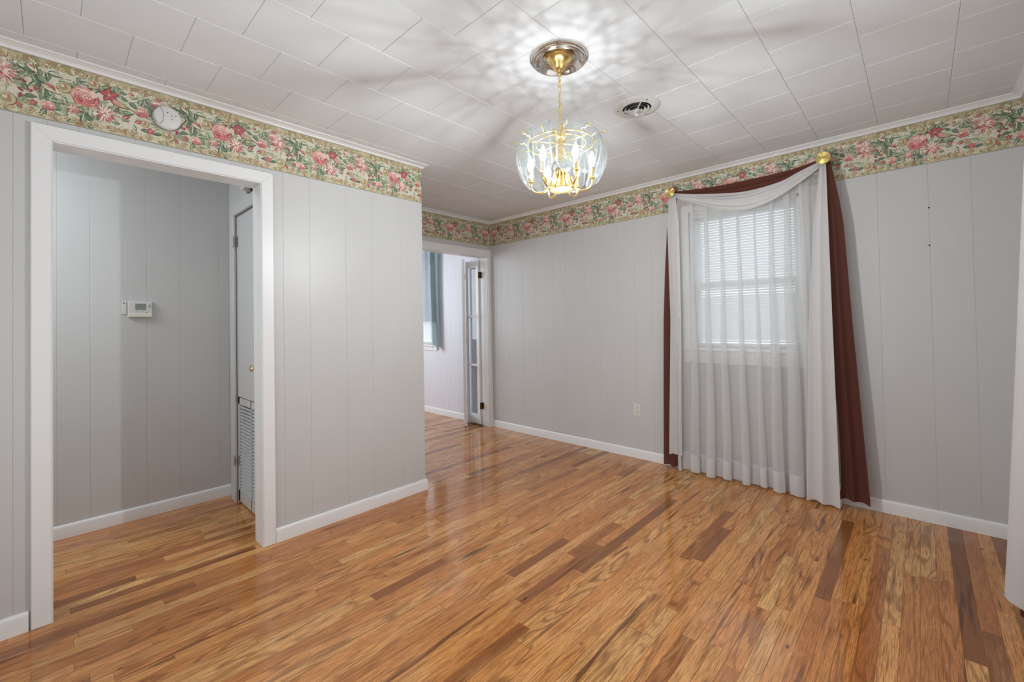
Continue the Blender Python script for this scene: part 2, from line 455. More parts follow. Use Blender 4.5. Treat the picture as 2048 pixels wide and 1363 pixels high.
for s_, p in vis[:300]: mkplanks('plank', [p], floor)
tag(mkplanks('planking', [p for s_, p in vis[300:]]+rest, floor), kind='stuff')

# ------------------------------------------------------------------ ceiling
ce = B(); box(ce, XW-.1, XR+.0, YB-.1, 7.3, CH+.013, CH+.12)
ce = tag(obj('ceiling', ce, 'ceilgap'), kind='structure')
X0, Y0, L2, WT = .9912, 2.6038, .1524, .3048
ctile = {}
def tile(x0, x1, y0, y1):
    key = (round(x1-x0, 4), round(y1-y0, 4))
    if key not in ctile:
        b_ = B(); w, h = key
        slab(b_, (0, 0, .0135), (1, 0, 0), (0, 1, 0), (0, 0, -1), w-.0006, h-.0006, .0135, .0022, .0022, .0022)
        bmesh.ops.recalc_face_normals(b_, faces=b_.faces[:]); me = bpy.data.meshes.new('ceiling_tile'); b_.to_mesh(me); b_.free()
        me.materials.append(M['ceil']); ctile[key] = me
    o = bpy.data.objects.new('ceiling_tile', ctile[key]); COL.objects.link(o); o.parent = ce
    o.location = (x0+.0003, y0+.0003, CH)
j = 0
while Y0-j*WT > YB-.3: j += 1
jj = j
for jr in range(-5, jj+1):
    ya, yb = Y0-(jr+1)*WT, Y0-jr*WT
    ya2, yb2 = max(ya, YB), min(yb, YF)
    if yb2-ya2 < .01: continue
    par = (jr+1) % 2
    for n_ in range(-16+par, 20, 2):
        xa, xb = X0+n_*L2, X0+(n_+2)*L2
        lo = XE if ya2 > YL-.02 else XW
        xa2, xb2 = max(xa, lo), min(xb, XR)
        if yb2 > YL+.02 and ya2 < YL-.02 and xb2 < XE:   # row meeting the left wall
            tile(xa2, xb2, ya2, YL) if xb2-xa2 > .01 else None; continue
        if xb2-xa2 > .01: tile(xa2, xb2, ya2, yb2)
plain = B(); box(plain, XW, XH, YL+.12, YF, CH, CH+.013); box(plain, 1.0, XR, YF+.12, 7.2, CH, CH+.013)
obj('plain_ceiling_board', plain, 'ceil', ce)

# ------------------------------------------------------------------ walls and panelling
def wall(name): return struct(name)
def strips(parent, P0, U, N, u0, u1, z0, z1, grooves, mt='panel', d=.006):
    gs = [u0]+sorted(g for g in grooves if u0+.01 < g < u1-.01)+[u1]
    for a, b_ in zip(gs, gs[1:]):
        bm = B(); P = Vector(P0)+Vector(U)*a-Vector(N)*d; P.z = z0
        slab(bm, P, U, (0, 0, 1), N, b_-a, z1-z0, d, .0013, 0, .0015)
        obj('wall_panel', bm, mt, parent)
GL = [-.9, -.7, -.5, -.3, -.109, .083, .274, .492, .669, .931, 1.082, 1.311, 1.494, 1.718]
GR = [-.229, -.051, .181, .365, .53, .71, .95, 1.13, 1.33, 1.54, 1.70, 1.86, 2.03, 2.229, 2.394, 2.624, 2.779, 3.026, 3.214, 3.431, 3.619]
GH = [-.9, -.7, -.45, -.2, .021, .162, .43, .608, .839]
T = .12; D = .006
wl = wall('wall_left')
b_ = B()
box(b_, XW-.1, .004-.018, YL+D, YL+T-D, 0, CH+.01); box(b_, .809+.018, XE-D, YL+D, YL+T-D, 0, CH+.01); box(b_, .004-.018, .809+.018, YL+D, YL+T-D, 2.058, CH+.01)
obj('wall_core', b_, 'gap', wl)
NX, NY = (1, 0, 0), (0, 1, 0)
strips(wl, (0, YL, 0), NX, (0, -1, 0), XW, -.012, 0, CH, GL)
strips(wl, (0, YL, 0), NX, (0, -1, 0), -.012, .825, 2.058, CH, GL)
strips(wl, (0, YL, 0), NX, (0, -1, 0), .825, XE, 0, CH, GL)
strips(wl, (0, YL+T, 0), NX, (0, 1, 0), XW, -.012, 0, CH, GH)
wc = wall('wall_closet')
b_ = B(); box(b_, XE-.1, XE-D, YL+T, YF+T-D, 0, CH+.01); box(b_, XH+D, XH+.1, YL+T, 2.94, 0, CH+.01); box(b_, XH+D, XH+.1, 3.62, YF, 0, CH+.01); box(b_, XH+D, XH+.1, 2.94, 3.62, 2.09, CH+.01)
obj('wall_core', b_, 'gap', wc)
strips(wc, (XE, 0, 0), NY, (1, 0, 0), YL+D, YF, 0, CH, [2.9, 3.1, 3.35, 3.55])
strips(wc, (XH, 0, 0), NY, (-1, 0, 0), YL+T, 2.94, 0, CH, [])
strips(wc, (XH, 0, 0), NY, (-1, 0, 0), 2.94, 3.62, 2.05, CH, [])
strips(wc, (XH, 0, 0), NY, (-1, 0, 0), 3.62, YF, 0, CH, [])
wh = wall('wall_hall'); b_ = B(); box(b_, XW-.1, XH+.1, YF+D, YF+T, 0, CH+.01); obj('wall_core', b_, 'gap', wh)
strips(wh, (0, YF, 0), NX, (0, -1, 0), XW, XH, 0, CH, GH)
wf = wall('wall_far'); b_ = B(); FX0, FX1, FZ = 2.08, 3.54, 2.003
box(b_, XE, FX0-.02, YF+D, YF+T-D, 0, CH+.01); box(b_, FX0-.02, XR, YF+D, YF+T-D, FZ+.02, CH+.01); box(b_, FX1+.02, XR, YF+D, YF+T-D, 0, FZ+.02)
obj('wall_core', b_, 'gap', wf)
strips(wf, (0, YF, 0), NX, (0, -1, 0), XE, FX0-.01, 0, CH, [1.99])
strips(wf, (0, YF, 0), NX, (0, -1, 0), FX0-.01, XR, FZ+.01, CH, [2.3, 2.55, 2.72, 2.95, 3.1, 3.37])
b_ = B(); box(b_, XE, XR, YF+T-D, YF+T, FZ+.02, CH); box(b_, XE-.9, FX0-.02, YF+T-D, YF+T, 0, CH); obj('far_side_board', b_, 'stripes', wf)
wr = wall('wall_right'); b_ = B()
WY0, WY1, WZ0, WZ1 = .60, 1.365, .985, 2.10          # main window opening
FY0, FY1, FZ0, FZ1 = 4.84, 5.75, .92, 2.12           # far-room window opening
for (ya, yb, za, zb) in ((YB-.1, WY0, -.1, CH+.1), (WY0, WY1, -.1, WZ0), (WY0, WY1, WZ1, CH+.1), (WY1, FY0, -.1, CH+.1), (FY0, FY1, -.1, FZ0), (FY0, FY1, FZ1, CH+.1), (FY1, 7.3, -.1, CH+.1)):
    box(b_, XR+D, XR+.14, ya, yb, za, zb)
obj('wall_core', b_, 'gap', wr)
strips(wr, (XR, 0, 0), NY, (-1, 0, 0), YB, WY0-.02, 0, CH, GR)
strips(wr, (XR, 0, 0), NY, (-1, 0, 0), WY0-.02, WY1+.02, 0, WZ0, GR)
strips(wr, (XR, 0, 0), NY, (-1, 0, 0), WY0-.02, WY1+.02, WZ1, CH, GR)
strips(wr, (XR, 0, 0), NY, (-1, 0, 0), WY1+.02, YF, 0, CH, GR)
for i, (ya, yb, za, zb) in enumerate(((YF+T, FY0, 0, CH), (FY0, FY1, 0, FZ0), (FY0, FY1, FZ1, CH), (FY1, 7.2, 0, CH))):
    q = B(); box(q, XR, XR+D, ya, yb, za, zb); obj('striped_wallpaper', q, 'stripes', wr)
wb_ = wall('wall_back'); b_ = B(); box(b_, XW-.1, XR+.1, YB-.12, YB, 0, CH+.01); obj('wall_board', b_, 'panel', wb_)
ww = wall('wall_west'); b_ = B(); box(b_, XW-.12, XW, YB, 7.2, 0, CH+.01); obj('wall_board', b_, 'panel', ww)
wn = wall('wall_far_room'); b_ = B(); box(b_, XW-.1, XR+.1, 7.2, 7.3, 0, CH+.01); box(b_, .9, 1.0, YF+T, 7.2, 0, CH+.01); obj('wall_board', b_, 'stripes', wn)

# crown moulding, baseboards
cz = ZB1
crown = [(0, cz), (.006, cz-.0015), (.010, cz), (.013, cz+.006), (.021, cz+.013), (.031, cz+.0185), (.036, cz+.021), (.040, cz+.022), (.040, CH), (0, CH)]
t1 = B(); sweep(t1, [(XR, YB), (XR, YF), (XE, YF), (XE, YL), (XW, YL), (XW, YB), (XR, YB)], crown); 
tag(obj('trim_1', t1, 'trim', auto=40), kind='structure')
base = [(0, 0), (.013, 0), (.013, ZT-.016), (.0115, ZT-.008), (.008, ZT-.002), (.004, ZT), (0, ZT)]
def bb(name, path):
    b_ = B(); sweep(b_, path, base); tag(obj(name, b_, 'trim', auto=40), kind='structure')
bb('baseboard_left', [(-.066, YL), (XW, YL)])
bb('baseboard_closet', [(XE, YF), (XE, YL), (.876, YL)])
bb('baseboard_right', [(XR, YB), (XR, YF-.001)])
bb('baseboard_hall', [(XH, YF), (XW, YF)])
bb('baseboard_far_room', [(XR, YF+T), (XR, 7.2)])
bb('baseboard_back', [(XW, YB), (XR-.013, YB)])

# casings
def casing(parent, pts_in, pts_out, N, d, mt='trim', edge=.003):
    """mitred boards between an inner and an outer polyline"""
    for i in range(len(pts_in)-1):
        b_ = B(); prism(b_, [pts_in[i], pts_in[i+1], pts_out[i+1], pts_out[i]], N, d, edge); obj('casing_board', b_, mt, parent)
def box_obj(name, parent, mt, *a):
    b_ = B(); box(b_, *a); return obj(name, b_, mt, parent)
xi0, xi1, xo0, xo1, zi, zo = .0, .813, -.060, .8735, 2.0465, 2.1105
t2 = struct('trim_2')
casing(t2, [(xi0, YL, 0), (xi0, YL, zi), (xi1, YL, zi), (xi1, YL, 0)], [(xo0, YL, 0), (xo0, YL, zo), (xo1, YL, zo), (xo1, YL, 0)], (0, -1, 0), .018)
box_obj('jamb', t2, 'trim', -.014, .004, YL-.010, YL+T+.004, 0, zi+.014)
box_obj('jamb', t2, 'trim', .809, .827, YL-.010, YL+T+.004, 0, zi+.014)
box_obj('jamb_head', t2, 'trim', .004, .809, YL-.010, YL+T+.004, 2.0425, 2.058)
casing(t2, [(xi0, YL+T, 0), (xi0, YL+T, zi), (xi1, YL+T, zi), (xi1, YL+T, 0)], [(xo0, YL+T, 0), (xo0, YL+T, zo), (xo1, YL+T, zo), (xo1, YL+T, 0)], (0, 1, 0), .016)
t3 = struct('trim_3')
casing(t3, [(FX0, YF, 0), (FX0, YF, FZ-.003), (FX1, YF, FZ-.003), (FX1, YF, 0)], [(FX0-.065, YF, 0), (FX0-.065, YF, 2.085), (XR-.001, YF, 2.085), (XR-.001, YF, 0)], (0, -1, 0), .018)
box_obj('jamb', t3, 'trim', FX1, FX1+.02, YF-.004, YF+T+.004, 0, FZ+.018)
box_obj('jamb', t3, 'trim', FX0-.02, FX0, YF-.004, YF+T+.004, 0, FZ+.018)
box_obj('jamb_head', t3, 'trim', FX0, FX1, YF-.004, YF+T+.004, FZ, FZ+.018)

# ------------------------------------------------------------------ flowered wallpaper border, printed shapes laid on the paper
REP = .523
C_ = dict(bg=(216, 210, 192), cream=(243, 234, 212), tan=(196, 182, 146), dtan=(158, 134, 98), ltan=(212, 202, 172), brown=(128, 92, 62), olive=(152, 148, 100),
          dg=(62, 88, 72), g=(104, 126, 96), lg=(150, 162, 126), vlg=(190, 198, 166), pink=(216, 148, 142), red=(172, 72, 76), dred=(128, 46, 56), pale=(238, 200, 188), rose=(204, 96, 98), mauve=(190, 120, 130), orange=(204, 120, 88))
def motif():
    S = []; r = random.Random(11)
    def poly(pts, c, l): S.append((pts, C_[c] if isinstance(c, str) else c, l))
    def leafp(x, y, a, ln, w, c, l, n=5, bend=0):
        up_, dn = [], []
        for i in range(n+1):
            t = i/n; ww_ = w*math.sin(PI*t**.8)*.5; xx = t*ln; yy = bend*ln*math.sin(PI*t)
            up_.append((xx, yy+ww_)); dn.append((xx, yy-ww_))
        pts = up_+dn[::-1][1:-1]
        ca, sa = math.cos(a), math.sin(a)
        poly([(x+px*ca-py*sa, y+px*sa+py*ca) for px, py in pts], c, l)
    def stroke(x, y, a, ln, w, c, l, bend=.3, n=6):
        up_, dn = [], []
        for i in range(n+1):
            t = i/n; th = a+bend*(t-.5)*2; 
            xx = ln*(t); yy = bend*ln*math.sin(PI*t)*.5; ww_ = w*(.35+.65*math.sin(PI*min(1, t+.15)))*.5*(1-t*.6)
            up_.append((xx, yy+ww_)); dn.append((xx, yy-ww_))
        ca, sa = math.cos(a), math.sin(a)
        poly([(x+px*ca-py*sa, y+px*sa+py*ca) for px, py in up_+dn[::-1]], c, l)
    def leaf(x, y, s, a=None, l=2):
        a = r.uniform(0, 2*PI) if a is None else a
        leafp(x, y, a, s, s*.5, r.choice(['dg', 'g', 'dg']), l, bend=.08)
        leafp(x+math.cos(a)*s*.08, y+math.sin(a)*s*.08, a+.08, s*.86, s*.32, r.choice(['lg', 'g', 'vlg']), l+1, bend=.1)
        stroke(x, y, a+.02, s*.85, s*.06, r.choice(['cream', 'dg', 'vlg']), l+2, .1)
    def disc(x, y, rx, c, l, n=10, ry=None, j=.12):
        ry = ry or rx
        poly([(x+rx*(1+r.uniform(-j, j))*math.cos(2*PI*i/n), y+ry*(1+r.uniform(-j, j))*math.sin(2*PI*i/n)) for i in range(n)], c, l)
    def pet(x, y, a, rx, ry, c, l):
        ca, sa = math.cos(a), math.sin(a)
        poly([(x+ca*rx*math.cos(t)-sa*ry*math.sin(t), y+sa*rx*math.cos(t)+ca*ry*math.sin(t)) for t in [2*PI*i/10 for i in range(10)]], c, l)
    def rose(x, y, s, cols=('dred', 'red', 'rose', 'pink', 'pale', 'cream')):
        disc(x, y, s*.85, 'red', 4, 12)
        for k, (rr, n, sz) in enumerate(((.66, 8, .40), (.46, 6, .34), (.26, 5, .27), (.10, 3, .20))):
            for i in range(n):
                a = 2*PI*i/n+k*.6+r.uniform(-.12, .12); low = math.sin(a) < -.1
                px_, py_ = x+math.cos(a)*s*rr, y+math.sin(a)*s*rr*.92
                pet(px_, py_, a+PI/2, s*sz, s*sz*.72, 'dred' if low else 'rose', 4+2*k)
                pet(px_+math.cos(a)*s*.05, py_+math.sin(a)*s*.05, a+PI/2, s*sz*.88, s*sz*.60, r.choice(['rose', 'red', 'rose']) if low else r.choice(['pink', 'pale', 'pink']), 5+2*k)
                stroke(px_-math.sin(a)*s*sz*-.7, py_+math.cos(a)*s*sz*-.7, a+PI/2, s*sz*1.3, s*.055, r.choice(['cream', 'pale', 'cream']) , 6+2*k, -.5)
        for i in range(8):
            a = r.uniform(0, 2*PI); stroke(x+math.cos(a)*s*.1, y+math.sin(a)*s*.1, a+1.2, s*.3, s*.05, r.choice(['red', 'cream', 'dred']), 13, .6)
    def mum(x, y, s, dark='red', l0=4):
        for k in range(5):
            rr = 1-k*.19; n = 15-k*2
            for i in range(n):
                a = 2*PI*i/n+k*.5+r.uniform(-.1, .1); low = math.sin(a) < -.2
                col = r.choice([dark, 'rose', 'pink']) if low and r.random() < .6 else r.choice(['pale', 'cream', 'pink', 'mauve'] if k < 3 else ['pale', 'pink', 'cream'])
                stroke(x+math.cos(a)*s*rr*.25, y+math.sin(a)*s*rr*.25, a, s*rr*.78, s*.17, col, l0+k, .15)
        for i in range(16):
            a = r.uniform(0, 2*PI); q = r.uniform(.3, .9)*s; stroke(x+math.cos(a)*q, y+math.sin(a)*q, a, s*.22, s*.05, r.choice([dark, 'brown', 'mauve', dark]), l0+5, .2)
    def hib(x, y, s):
        for i in range(5):
            a = 2*PI*i/5+.4; leafp(x, y, a, s, s*.62, 'dred', 4); leafp(x+math.cos(a)*s*.1, y+math.sin(a)*s*.1, a+.06, s*.85, s*.5, r.choice(['red', 'rose']), 5)
            stroke(x, y, a, s*.8, s*.08, 'pink', 6, .1)
        disc(x, y, s*.14, 'tan', 7)
    def berry(x, y, s):
        for i in range(5): disc(x+r.uniform(-.6, .6)*s, y+r.uniform(-.6, .6)*s, s*.42, r.choice(['dred', 'red', 'dred']), 5)
        for i in range(4): disc(x+r.uniform(-.6, .6)*s, y+r.uniform(-.6, .6)*s, s*.14, 'pink', 7, 6)
    def shell(x, y, s, rot=0):
        leafp(x-s*.9, y+s*.1, rot-.4, s*2.1, s*1.1, 'brown', 4, bend=.1); leafp(x-s*.85, y+s*.12, rot-.38, s*1.95, s*.95, 'cream', 5, bend=.1)
        leafp(x-s*.7, y+s*.25, rot-.5, s*1.5, s*.45, 'rose', 6, bend=.25); leafp(x-s*.6, y-s*.1, rot-.35, s*1.3, s*.4, 'vlg', 6, bend=.15)
        leafp(x-s*.3, y+s*.05, rot-.6, s*.9, s*.3, 'dred', 7, bend=.3); stroke(x-s*.8, y, rot-.3, s*1.6, s*.12, 'pink', 8, .5)
    def orb(x, y, s):
        disc(x, y, s, 'brown', 3, 14, j=.03); disc(x-.08*s, y+.04*s, s*.92, 'tan', 4, 14, j=.03); disc(x-.15*s, y+.1*s, s*.6, 'olive', 5, 12); disc(x-.3*s, y+.25*s, s*.3, 'ltan', 6)
        stroke(x+s*.2, y+s*.8, -1.2, s*1.5, s*.22, 'rose', 7, -.5)
    # ground and edge bands
    H = .2597
    n = 60
    # layer 0 is the paper itself
    for k in range(46):
        u = k/46*REP+r.uniform(-.004, .004)
        for v, s in ((.018, 1), (H-.02, -1)):
            disc(u, v+r.uniform(-.008, .012)*s, r.uniform(.010, .018), r.choice(['tan', 'ltan', 'tan', 'olive', 'dtan']), 1, 9)
            stroke(u, v+s*r.uniform(-.01, .012), r.uniform(.3, 2.6)*s, r.uniform(.018, .036), .0045, r.choice(['cream', 'cream', 'dtan', 'brown']), 2+r.randint(0, 1), r.choice([-.6, .6, .8]))
            stroke(u+.004, v+s*r.uniform(-.012, .006), r.uniform(0, 3), r.uniform(.012, .024), .003, r.choice(['cream', 'dtan', 'lg', 'orange']), 4, r.choice([-.8, .7]))
    for k in range(16):
        u = k/16*REP+.01*r.random()
        orb(u, .026 if k % 2 else H-.026, r.uniform(.009, .014))
    # foliage
    for k in range(26): x, y = r.uniform(-.26, .263), r.uniform(.045, H-.045); leafp(x, y, r.uniform(0, 6.3), r.uniform(.05, .09), .03, r.choice(['vlg', 'ltan', 'lg']), 1, bend=.2)
    Lf = [(-.176, .159), (-.143, .184), (-.109, .207), (-.077, .095), (-.054, .087), (-.045, .047), (-.109, .084), (-.014, .197), (.005, .196), (-.005, .086), (.011, .07), (.102, .22), (.108, .126), (.128, .11), (.221, .213), (.202, .163), (.242, .148), (.036, .043), (-.187, .195), (-.12, .135)]
    for x, y in Lf:
        leaf(x, y, r.uniform(.046, .066)); leaf(x+r.uniform(-.01, .01), y+r.uniform(-.01, .01), r.uniform(.036, .054)); leaf(x+r.uniform(-.02, .02), y+r.uniform(-.02, .02), r.uniform(.03, .04))
    for k in range(56):
        x, y = r.uniform(-.26, .263), r.uniform(.04, H-.04); leaf(x, y, r.uniform(.024, .044), l=1)
    for k in range(60):
        x, y = r.uniform(-.26, .263), r.uniform(.04, H-.04); stroke(x, y, r.uniform(0, 2*PI), r.uniform(.02, .04), .0028, r.choice(['dg', 'dg', 'brown', 'g', 'cream']), 4, r.choice([-.5, .5]))
    orb(-.056, .159, .024); orb(-.219, .052, .027); orb(.213, .086, .018); orb(.036, .208, .022); orb(-.238, .235, .012)
    leafp(.085, .175, -.5, .085, .03, 'brown', 3, bend=-.1); leafp(.088, .174, -.5, .075, .022, 'tan', 4, bend=-.1); stroke(.14, .145, -.6, .07, .006, 'brown', 4, .2)
    mum(-.236, .160, .056, 'dred'); shell(-.098, .143, .030); rose(.008, .141, .050); hib(.088, .178, .037); leafp(.1, .165, -.8, .04, .02, 'pink', 7)
    mum(.072, .088, .050, 'red', 5); mum(.262, .195, .036, 'mauve', 4)
    rose(.205, .135, .026); mum(-.03, .075, .026, 'rose', 5); hib(.235, .055, .020); rose(-.105, .060, .022); shell(-.150, .214, .020, -.3); shell(.165, .205, .018, .2)
    for x, y in ((-.177, .142), (-.184, .106), (-.16, .105), (-.139, .123), (-.187, .08)): berry(x, y, .011)
    hib(-.187, .039, .012); hib(-.149, .061, .016)
    for x, y in ((.146, .088), (.188, .078)): leafp(x-.012, y, .5, .032, .018, 'dred', 5); leafp(x-.01, y, .6, .026, .011, 'rose', 6); stroke(x-.01, y-.004, .6, .024, .003, 'cream', 7, .2)
    return S
MOT = motif()
MOT.sort(key=lambda s: s[2])
def levels(S):
    cell = {}; out = []
    for p, c, l in S:
        us = [q[0] for q in p]; vs = [q[1] for q in p]
        cs = {(int(math.floor(u/.0087)) % 60, int(math.floor(v/.0087))) for u in (min(us)+.0087*i for i in range(int((max(us)-min(us))/.0087)+2)) for v in (min(vs)+.0087*i for i in range(int((max(vs)-min(vs))/.0087)+2))}
        lv = 1+max((cell.get(k, 0) for k in cs), default=0)
        for k in cs: cell[k] = lv
        out.append((p, c, lv))
    return out
MOT = levels(MOT)
print('print levels', max(m_[2] for m_ in MOT), len(MOT))
def border(parent, P0, U, N, u0, u1, phase):
    """paper strip from u0 to u1 along U; the first rose of the print sits at u = phase"""
    P0, U, N = Vector(P0), Vector(U), Vector(N); V_, F_, K_ = [], [], []
    H = ZB1-ZB0
    def add(pts, c, h):
        k = len(V_); V_.extend([tuple(P0+U*u+Vector((0, 0, ZB0+v))+N*h) for u, v in pts]); F_.append(tuple(range(k, k+len(pts))))
        c = tuple(a*.87+b_*.13 for a, b_ in zip(c, (186, 182, 160))); cl = lin(*c); K_.extend([cl]*len(pts))
    # paper with edges
    b0 = .0006
    add([(u0, 0), (u1, 0), (u1, H), (u0, H)], C_['bg'], b0)
    for v0, v1, c in ((0, .003, (128, 126, 112)), (.003, .010, (180, 176, 146)), (.010, .034, (200, 192, 160)), (H-.03, H-.009, (192, 182, 148)), (H-.009, H-.002, (176, 170, 138)), (H-.002, H, (150, 146, 118))):
        add([(u0, v0), (u1, v0), (u1, v1), (u0, v1)], c, b0+.00012)
    k0 = math.floor((u0-phase)/REP)-1; k1 = math.ceil((u1-phase)/REP)+1
    for k in range(k0, k1+1):
        o = phase+k*REP
        for pts, c, l in MOT:
            us = [p[0]+o for p in pts]
            if min(us) < u0+.0005 or max(us) > u1-.0005:
                if max(us) < u0+.001 or min(us) > u1-.001: continue
            q = [(min(max(p[0]+o, u0+.0005), u1-.0005), min(max(p[1], .004), H-.003)) for p in pts]
            add(q, c, b0+.0002+.00002*l)
    me = bpy.data.meshes.new('wallpaper_border'); me.from_pydata(V_, [], F_); me.update()
    at = me.attributes.new('ink', 'FLOAT_COLOR', 'POINT'); at.data.foreach_set('color', [q for c in K_ for q in c])
    return link('wallpaper_border', me, 'print', parent)
border(wl, (0, YL, 0), NX, (0, -1, 0), XW, XE-.0003, .096)
border(wr, (XR, 0, 0), (0, -1, 0), (-1, 0, 0), -YF, -YB, 0.0)
border(wf, (0, YF, 0), NX, (0, -1, 0), XE, XR, .096+.26)
border(wc, (XE, 0, 0), (0, 1, 0), (1, 0, 0), YL, YF, .1)

# ------------------------------------------------------------------ windows
def window(name, y0, y1, z0, z1, rail, case, apron):
    w = struct(name); x = XR
    f = B(); box(f, x+.006, x+.14, y0-.001, y0+.018, z0, z1); box(f, x+.006, x+.14, y1-.018, y1+.001, z0, z1); box(f, x+.006, x+.14, y0, y1, z1-.018, z1+.001)
    obj('window_frame', f, 'trim', w)
    s_ = B(); slab(s_, (x+.11, y0-case-.02, z0-.004), (0, 1, 0), (-1, 0, 0), (0, 0, 1), y1-y0+2*case+.04, .145, .02, .004, .004); obj('window_sill', s_, 'trim', w)
    casing(w, [(x, y0-.004, z0), (x, y0-.004, z1+.004), (x, y1+.004, z1+.004), (x, y1+.004, z0)], [(x, y0-case, z0), (x, y0-case, z1+case), (x, y1+case, z1+case), (x, y1+case, z0)], (-1, 0, 0), .016)
    a = B(); slab(a, (x, y0-case, z0-.004-apron), (0, 1, 0), (0, 0, 1), (-1, 0, 0), y1-y0+2*case, apron, .014, .003, .003); obj('window_apron', a, 'trim', w)
    for k, (za, zb, dx) in enumerate(((rail-.02, z1-.018, .095), (z0+.012, rail+.02, .065))):
        b_ = B(); st = .035
        box(b_, x+dx, x+dx+.028, y0+.018, y0+.018+st, za, zb); box(b_, x+dx, x+dx+.028, y1-.018-st, y1-.018, za, zb)
        box(b_, x+dx, x+dx+.028, y0+.018+st, y1-.018-st, za, za+.04); box(b_, x+dx, x+dx+.028, y0+.018+st, y1-.018-st, zb-.04, zb)
        sh = obj('sash', b_, 'trim', w)
        g = B(); box(g, x+dx+.012, x+dx+.016, y0+.018+st, y1-.018-st, za+.04, zb-.04); obj('window_pane', g, 'pane', sh)
    return w
window('window_1', WY0, WY1, WZ0, WZ1, 1.50, .060, .105)
window('window_2', FY0, FY1, FZ0, FZ1, 1.52, .060, .06)

def blind(y0, y1, z0, z1, x, label, gaps, tilt=.92):
    t = empty('venetian_blind', (x, (y0+y1)/2, z0), label, 'blind')
    h = B(); box(h, x-.015, x+.015, y0, y1, z1-.03, z1); obj('head_rail', h, 'plastic', t)
    h = B(); box(h, x-.011, x+.011, y0+.004, y1-.004, z0, z0+.012); obj('bottom_rail', h, 'plastic', t)
    s_ = B(); n = int((z1-.035-z0-.012)/.0205)
    for i in range(n):
        z = z0+.022+i*.0205; a = tilt
        for lo, hi, ang in gaps:
            if lo < z < hi: a = ang
        c, sn = math.cos(a)*.0125, math.sin(a)*.0125
        p = [(-1, -1), (-.35, -.25), (.35, .4), (1, 1)]
        r0 = [s_.verts.new((x+u*c+(.0012 if abs(u) < .5 else 0), y0+.006, z+v*sn)) for u, v in p]
        r1 = [s_.verts.new((x+u*c+(.0012 if abs(u) < .5 else 0), y1-.006, z+v*sn)) for u, v in p]
        for k in range(3): s_.faces.new((r0[k], r0[k+1], r1[k+1], r1[k]))
    tag(obj('slats', s_, 'slat', t, recalc=False, smooth=False), kind='stuff')
    for yy in (y0+.09, (y0+y1)/2, y1-.09):
        c_ = B(); box(c_, x-.0145, x-.0135, yy-.0012, yy+.0012, z0, z1-.02); obj('ladder_cord', c_, 'plastic', t)
    return t
blind(WY0+.022, WY1-.022, WZ0+.026, WZ1-.02, XR+.035, 'white mini blind closed behind the sheer curtain', [(.9, 1.07, .55), (1.415, 1.45, .66), (1.53, 1.56, .80)])
blind(FY0+.022, FY1-.022, FZ0+.026, FZ1-.02, XR+.035, 'white mini blind behind the pale blue curtain', [(.9, 1.0, .2)])
g = B(); box(g, 3.9, 12, -12, 14, -.5, -.4); tag(obj('outdoor_ground', g, 'outside'), kind='structure')

# ------------------------------------------------------------------ curtains on the main window
def folds(n, seed, jit=.35):
    r = random.Random(seed); ph = [0]
    for i in range(n): ph.append(ph[-1]+1+r.uniform(-jit, jit))
    tot = ph[-1]; return [p/tot for p in ph]
def foldwave(u, fs):
    for i, (a, b_) in enumerate(zip(fs, fs[1:])):
        if u <= b_ or i == len(fs)-2:
            t = (u-a)/(b_-a); return math.cos(2*PI*t), math.sin(2*PI*t), i
    return 1, 0, 0
SHX = XR-.085
fs = folds(9, 5, .25)
amps = [random.Random(9+i).uniform(.75, 1.45) for i in range(12)]
def sheer_pt(u, z, off=0):
    k = max(0, 1-(z/2.13))                                  # 0 top, 1 bottom
    c, s_, i = foldwave(u, fs); am = amps[i]
    a = (.012+.018*sm(k*1.1))*am
    y = 1.425+(.425-1.425)*u*(1-.045*(1-k)) - .012*(1-k)
    y += s_*.054*am*(.6+.4*sm(k))+.004*math.sin(9*u+5*z)
    x = SHX - a*c - .006*math.sin(3*z+7*u) - off
    return (x, y, z)
sc_ = empty('sheer_curtain', (SHX, .95, .012), 'sheer white floor-length curtain panel hanging in folds over the window', 'curtain')
b_ = B(); grid(b_, 230, 30, lambda u, v: sheer_pt(u, 2.205-(2.205-.155)*v)); obj('sheer_cloth', b_, 'sheer', sc_, smooth=True, recalc=False)
b_ = B(); grid(b_, 230, 4, lambda u, v: sheer_pt(u, .155-(.155-.012-.012*math.sin(13*u)**2)*v)); obj('hem', b_, 'hem', sc_, smooth=True, recalc=False)
b_ = B(); grid(b_, 230, 1, lambda u, v: (sheer_pt(u, .158-.006*v, .0012))); obj('hem_stitching', b_, 'scarf', sc_, smooth=True, recalc=False)
rd = empty('curtain_rod', (XR-.06, .95, 2.2), 'white curtain rod behind the draped scarves', 'curtain rod')
b_ = B(); tube(b_, [(XR-.001, 1.43, 2.2), (XR-.04, 1.428, 2.2), (XR-.058, 1.41, 2.2), (XR-.058, .48, 2.2), (XR-.04, .462, 2.2), (XR-.001, .46, 2.2)], .006, 8); obj('rod', b_, 'plastic', rd, smooth=True)

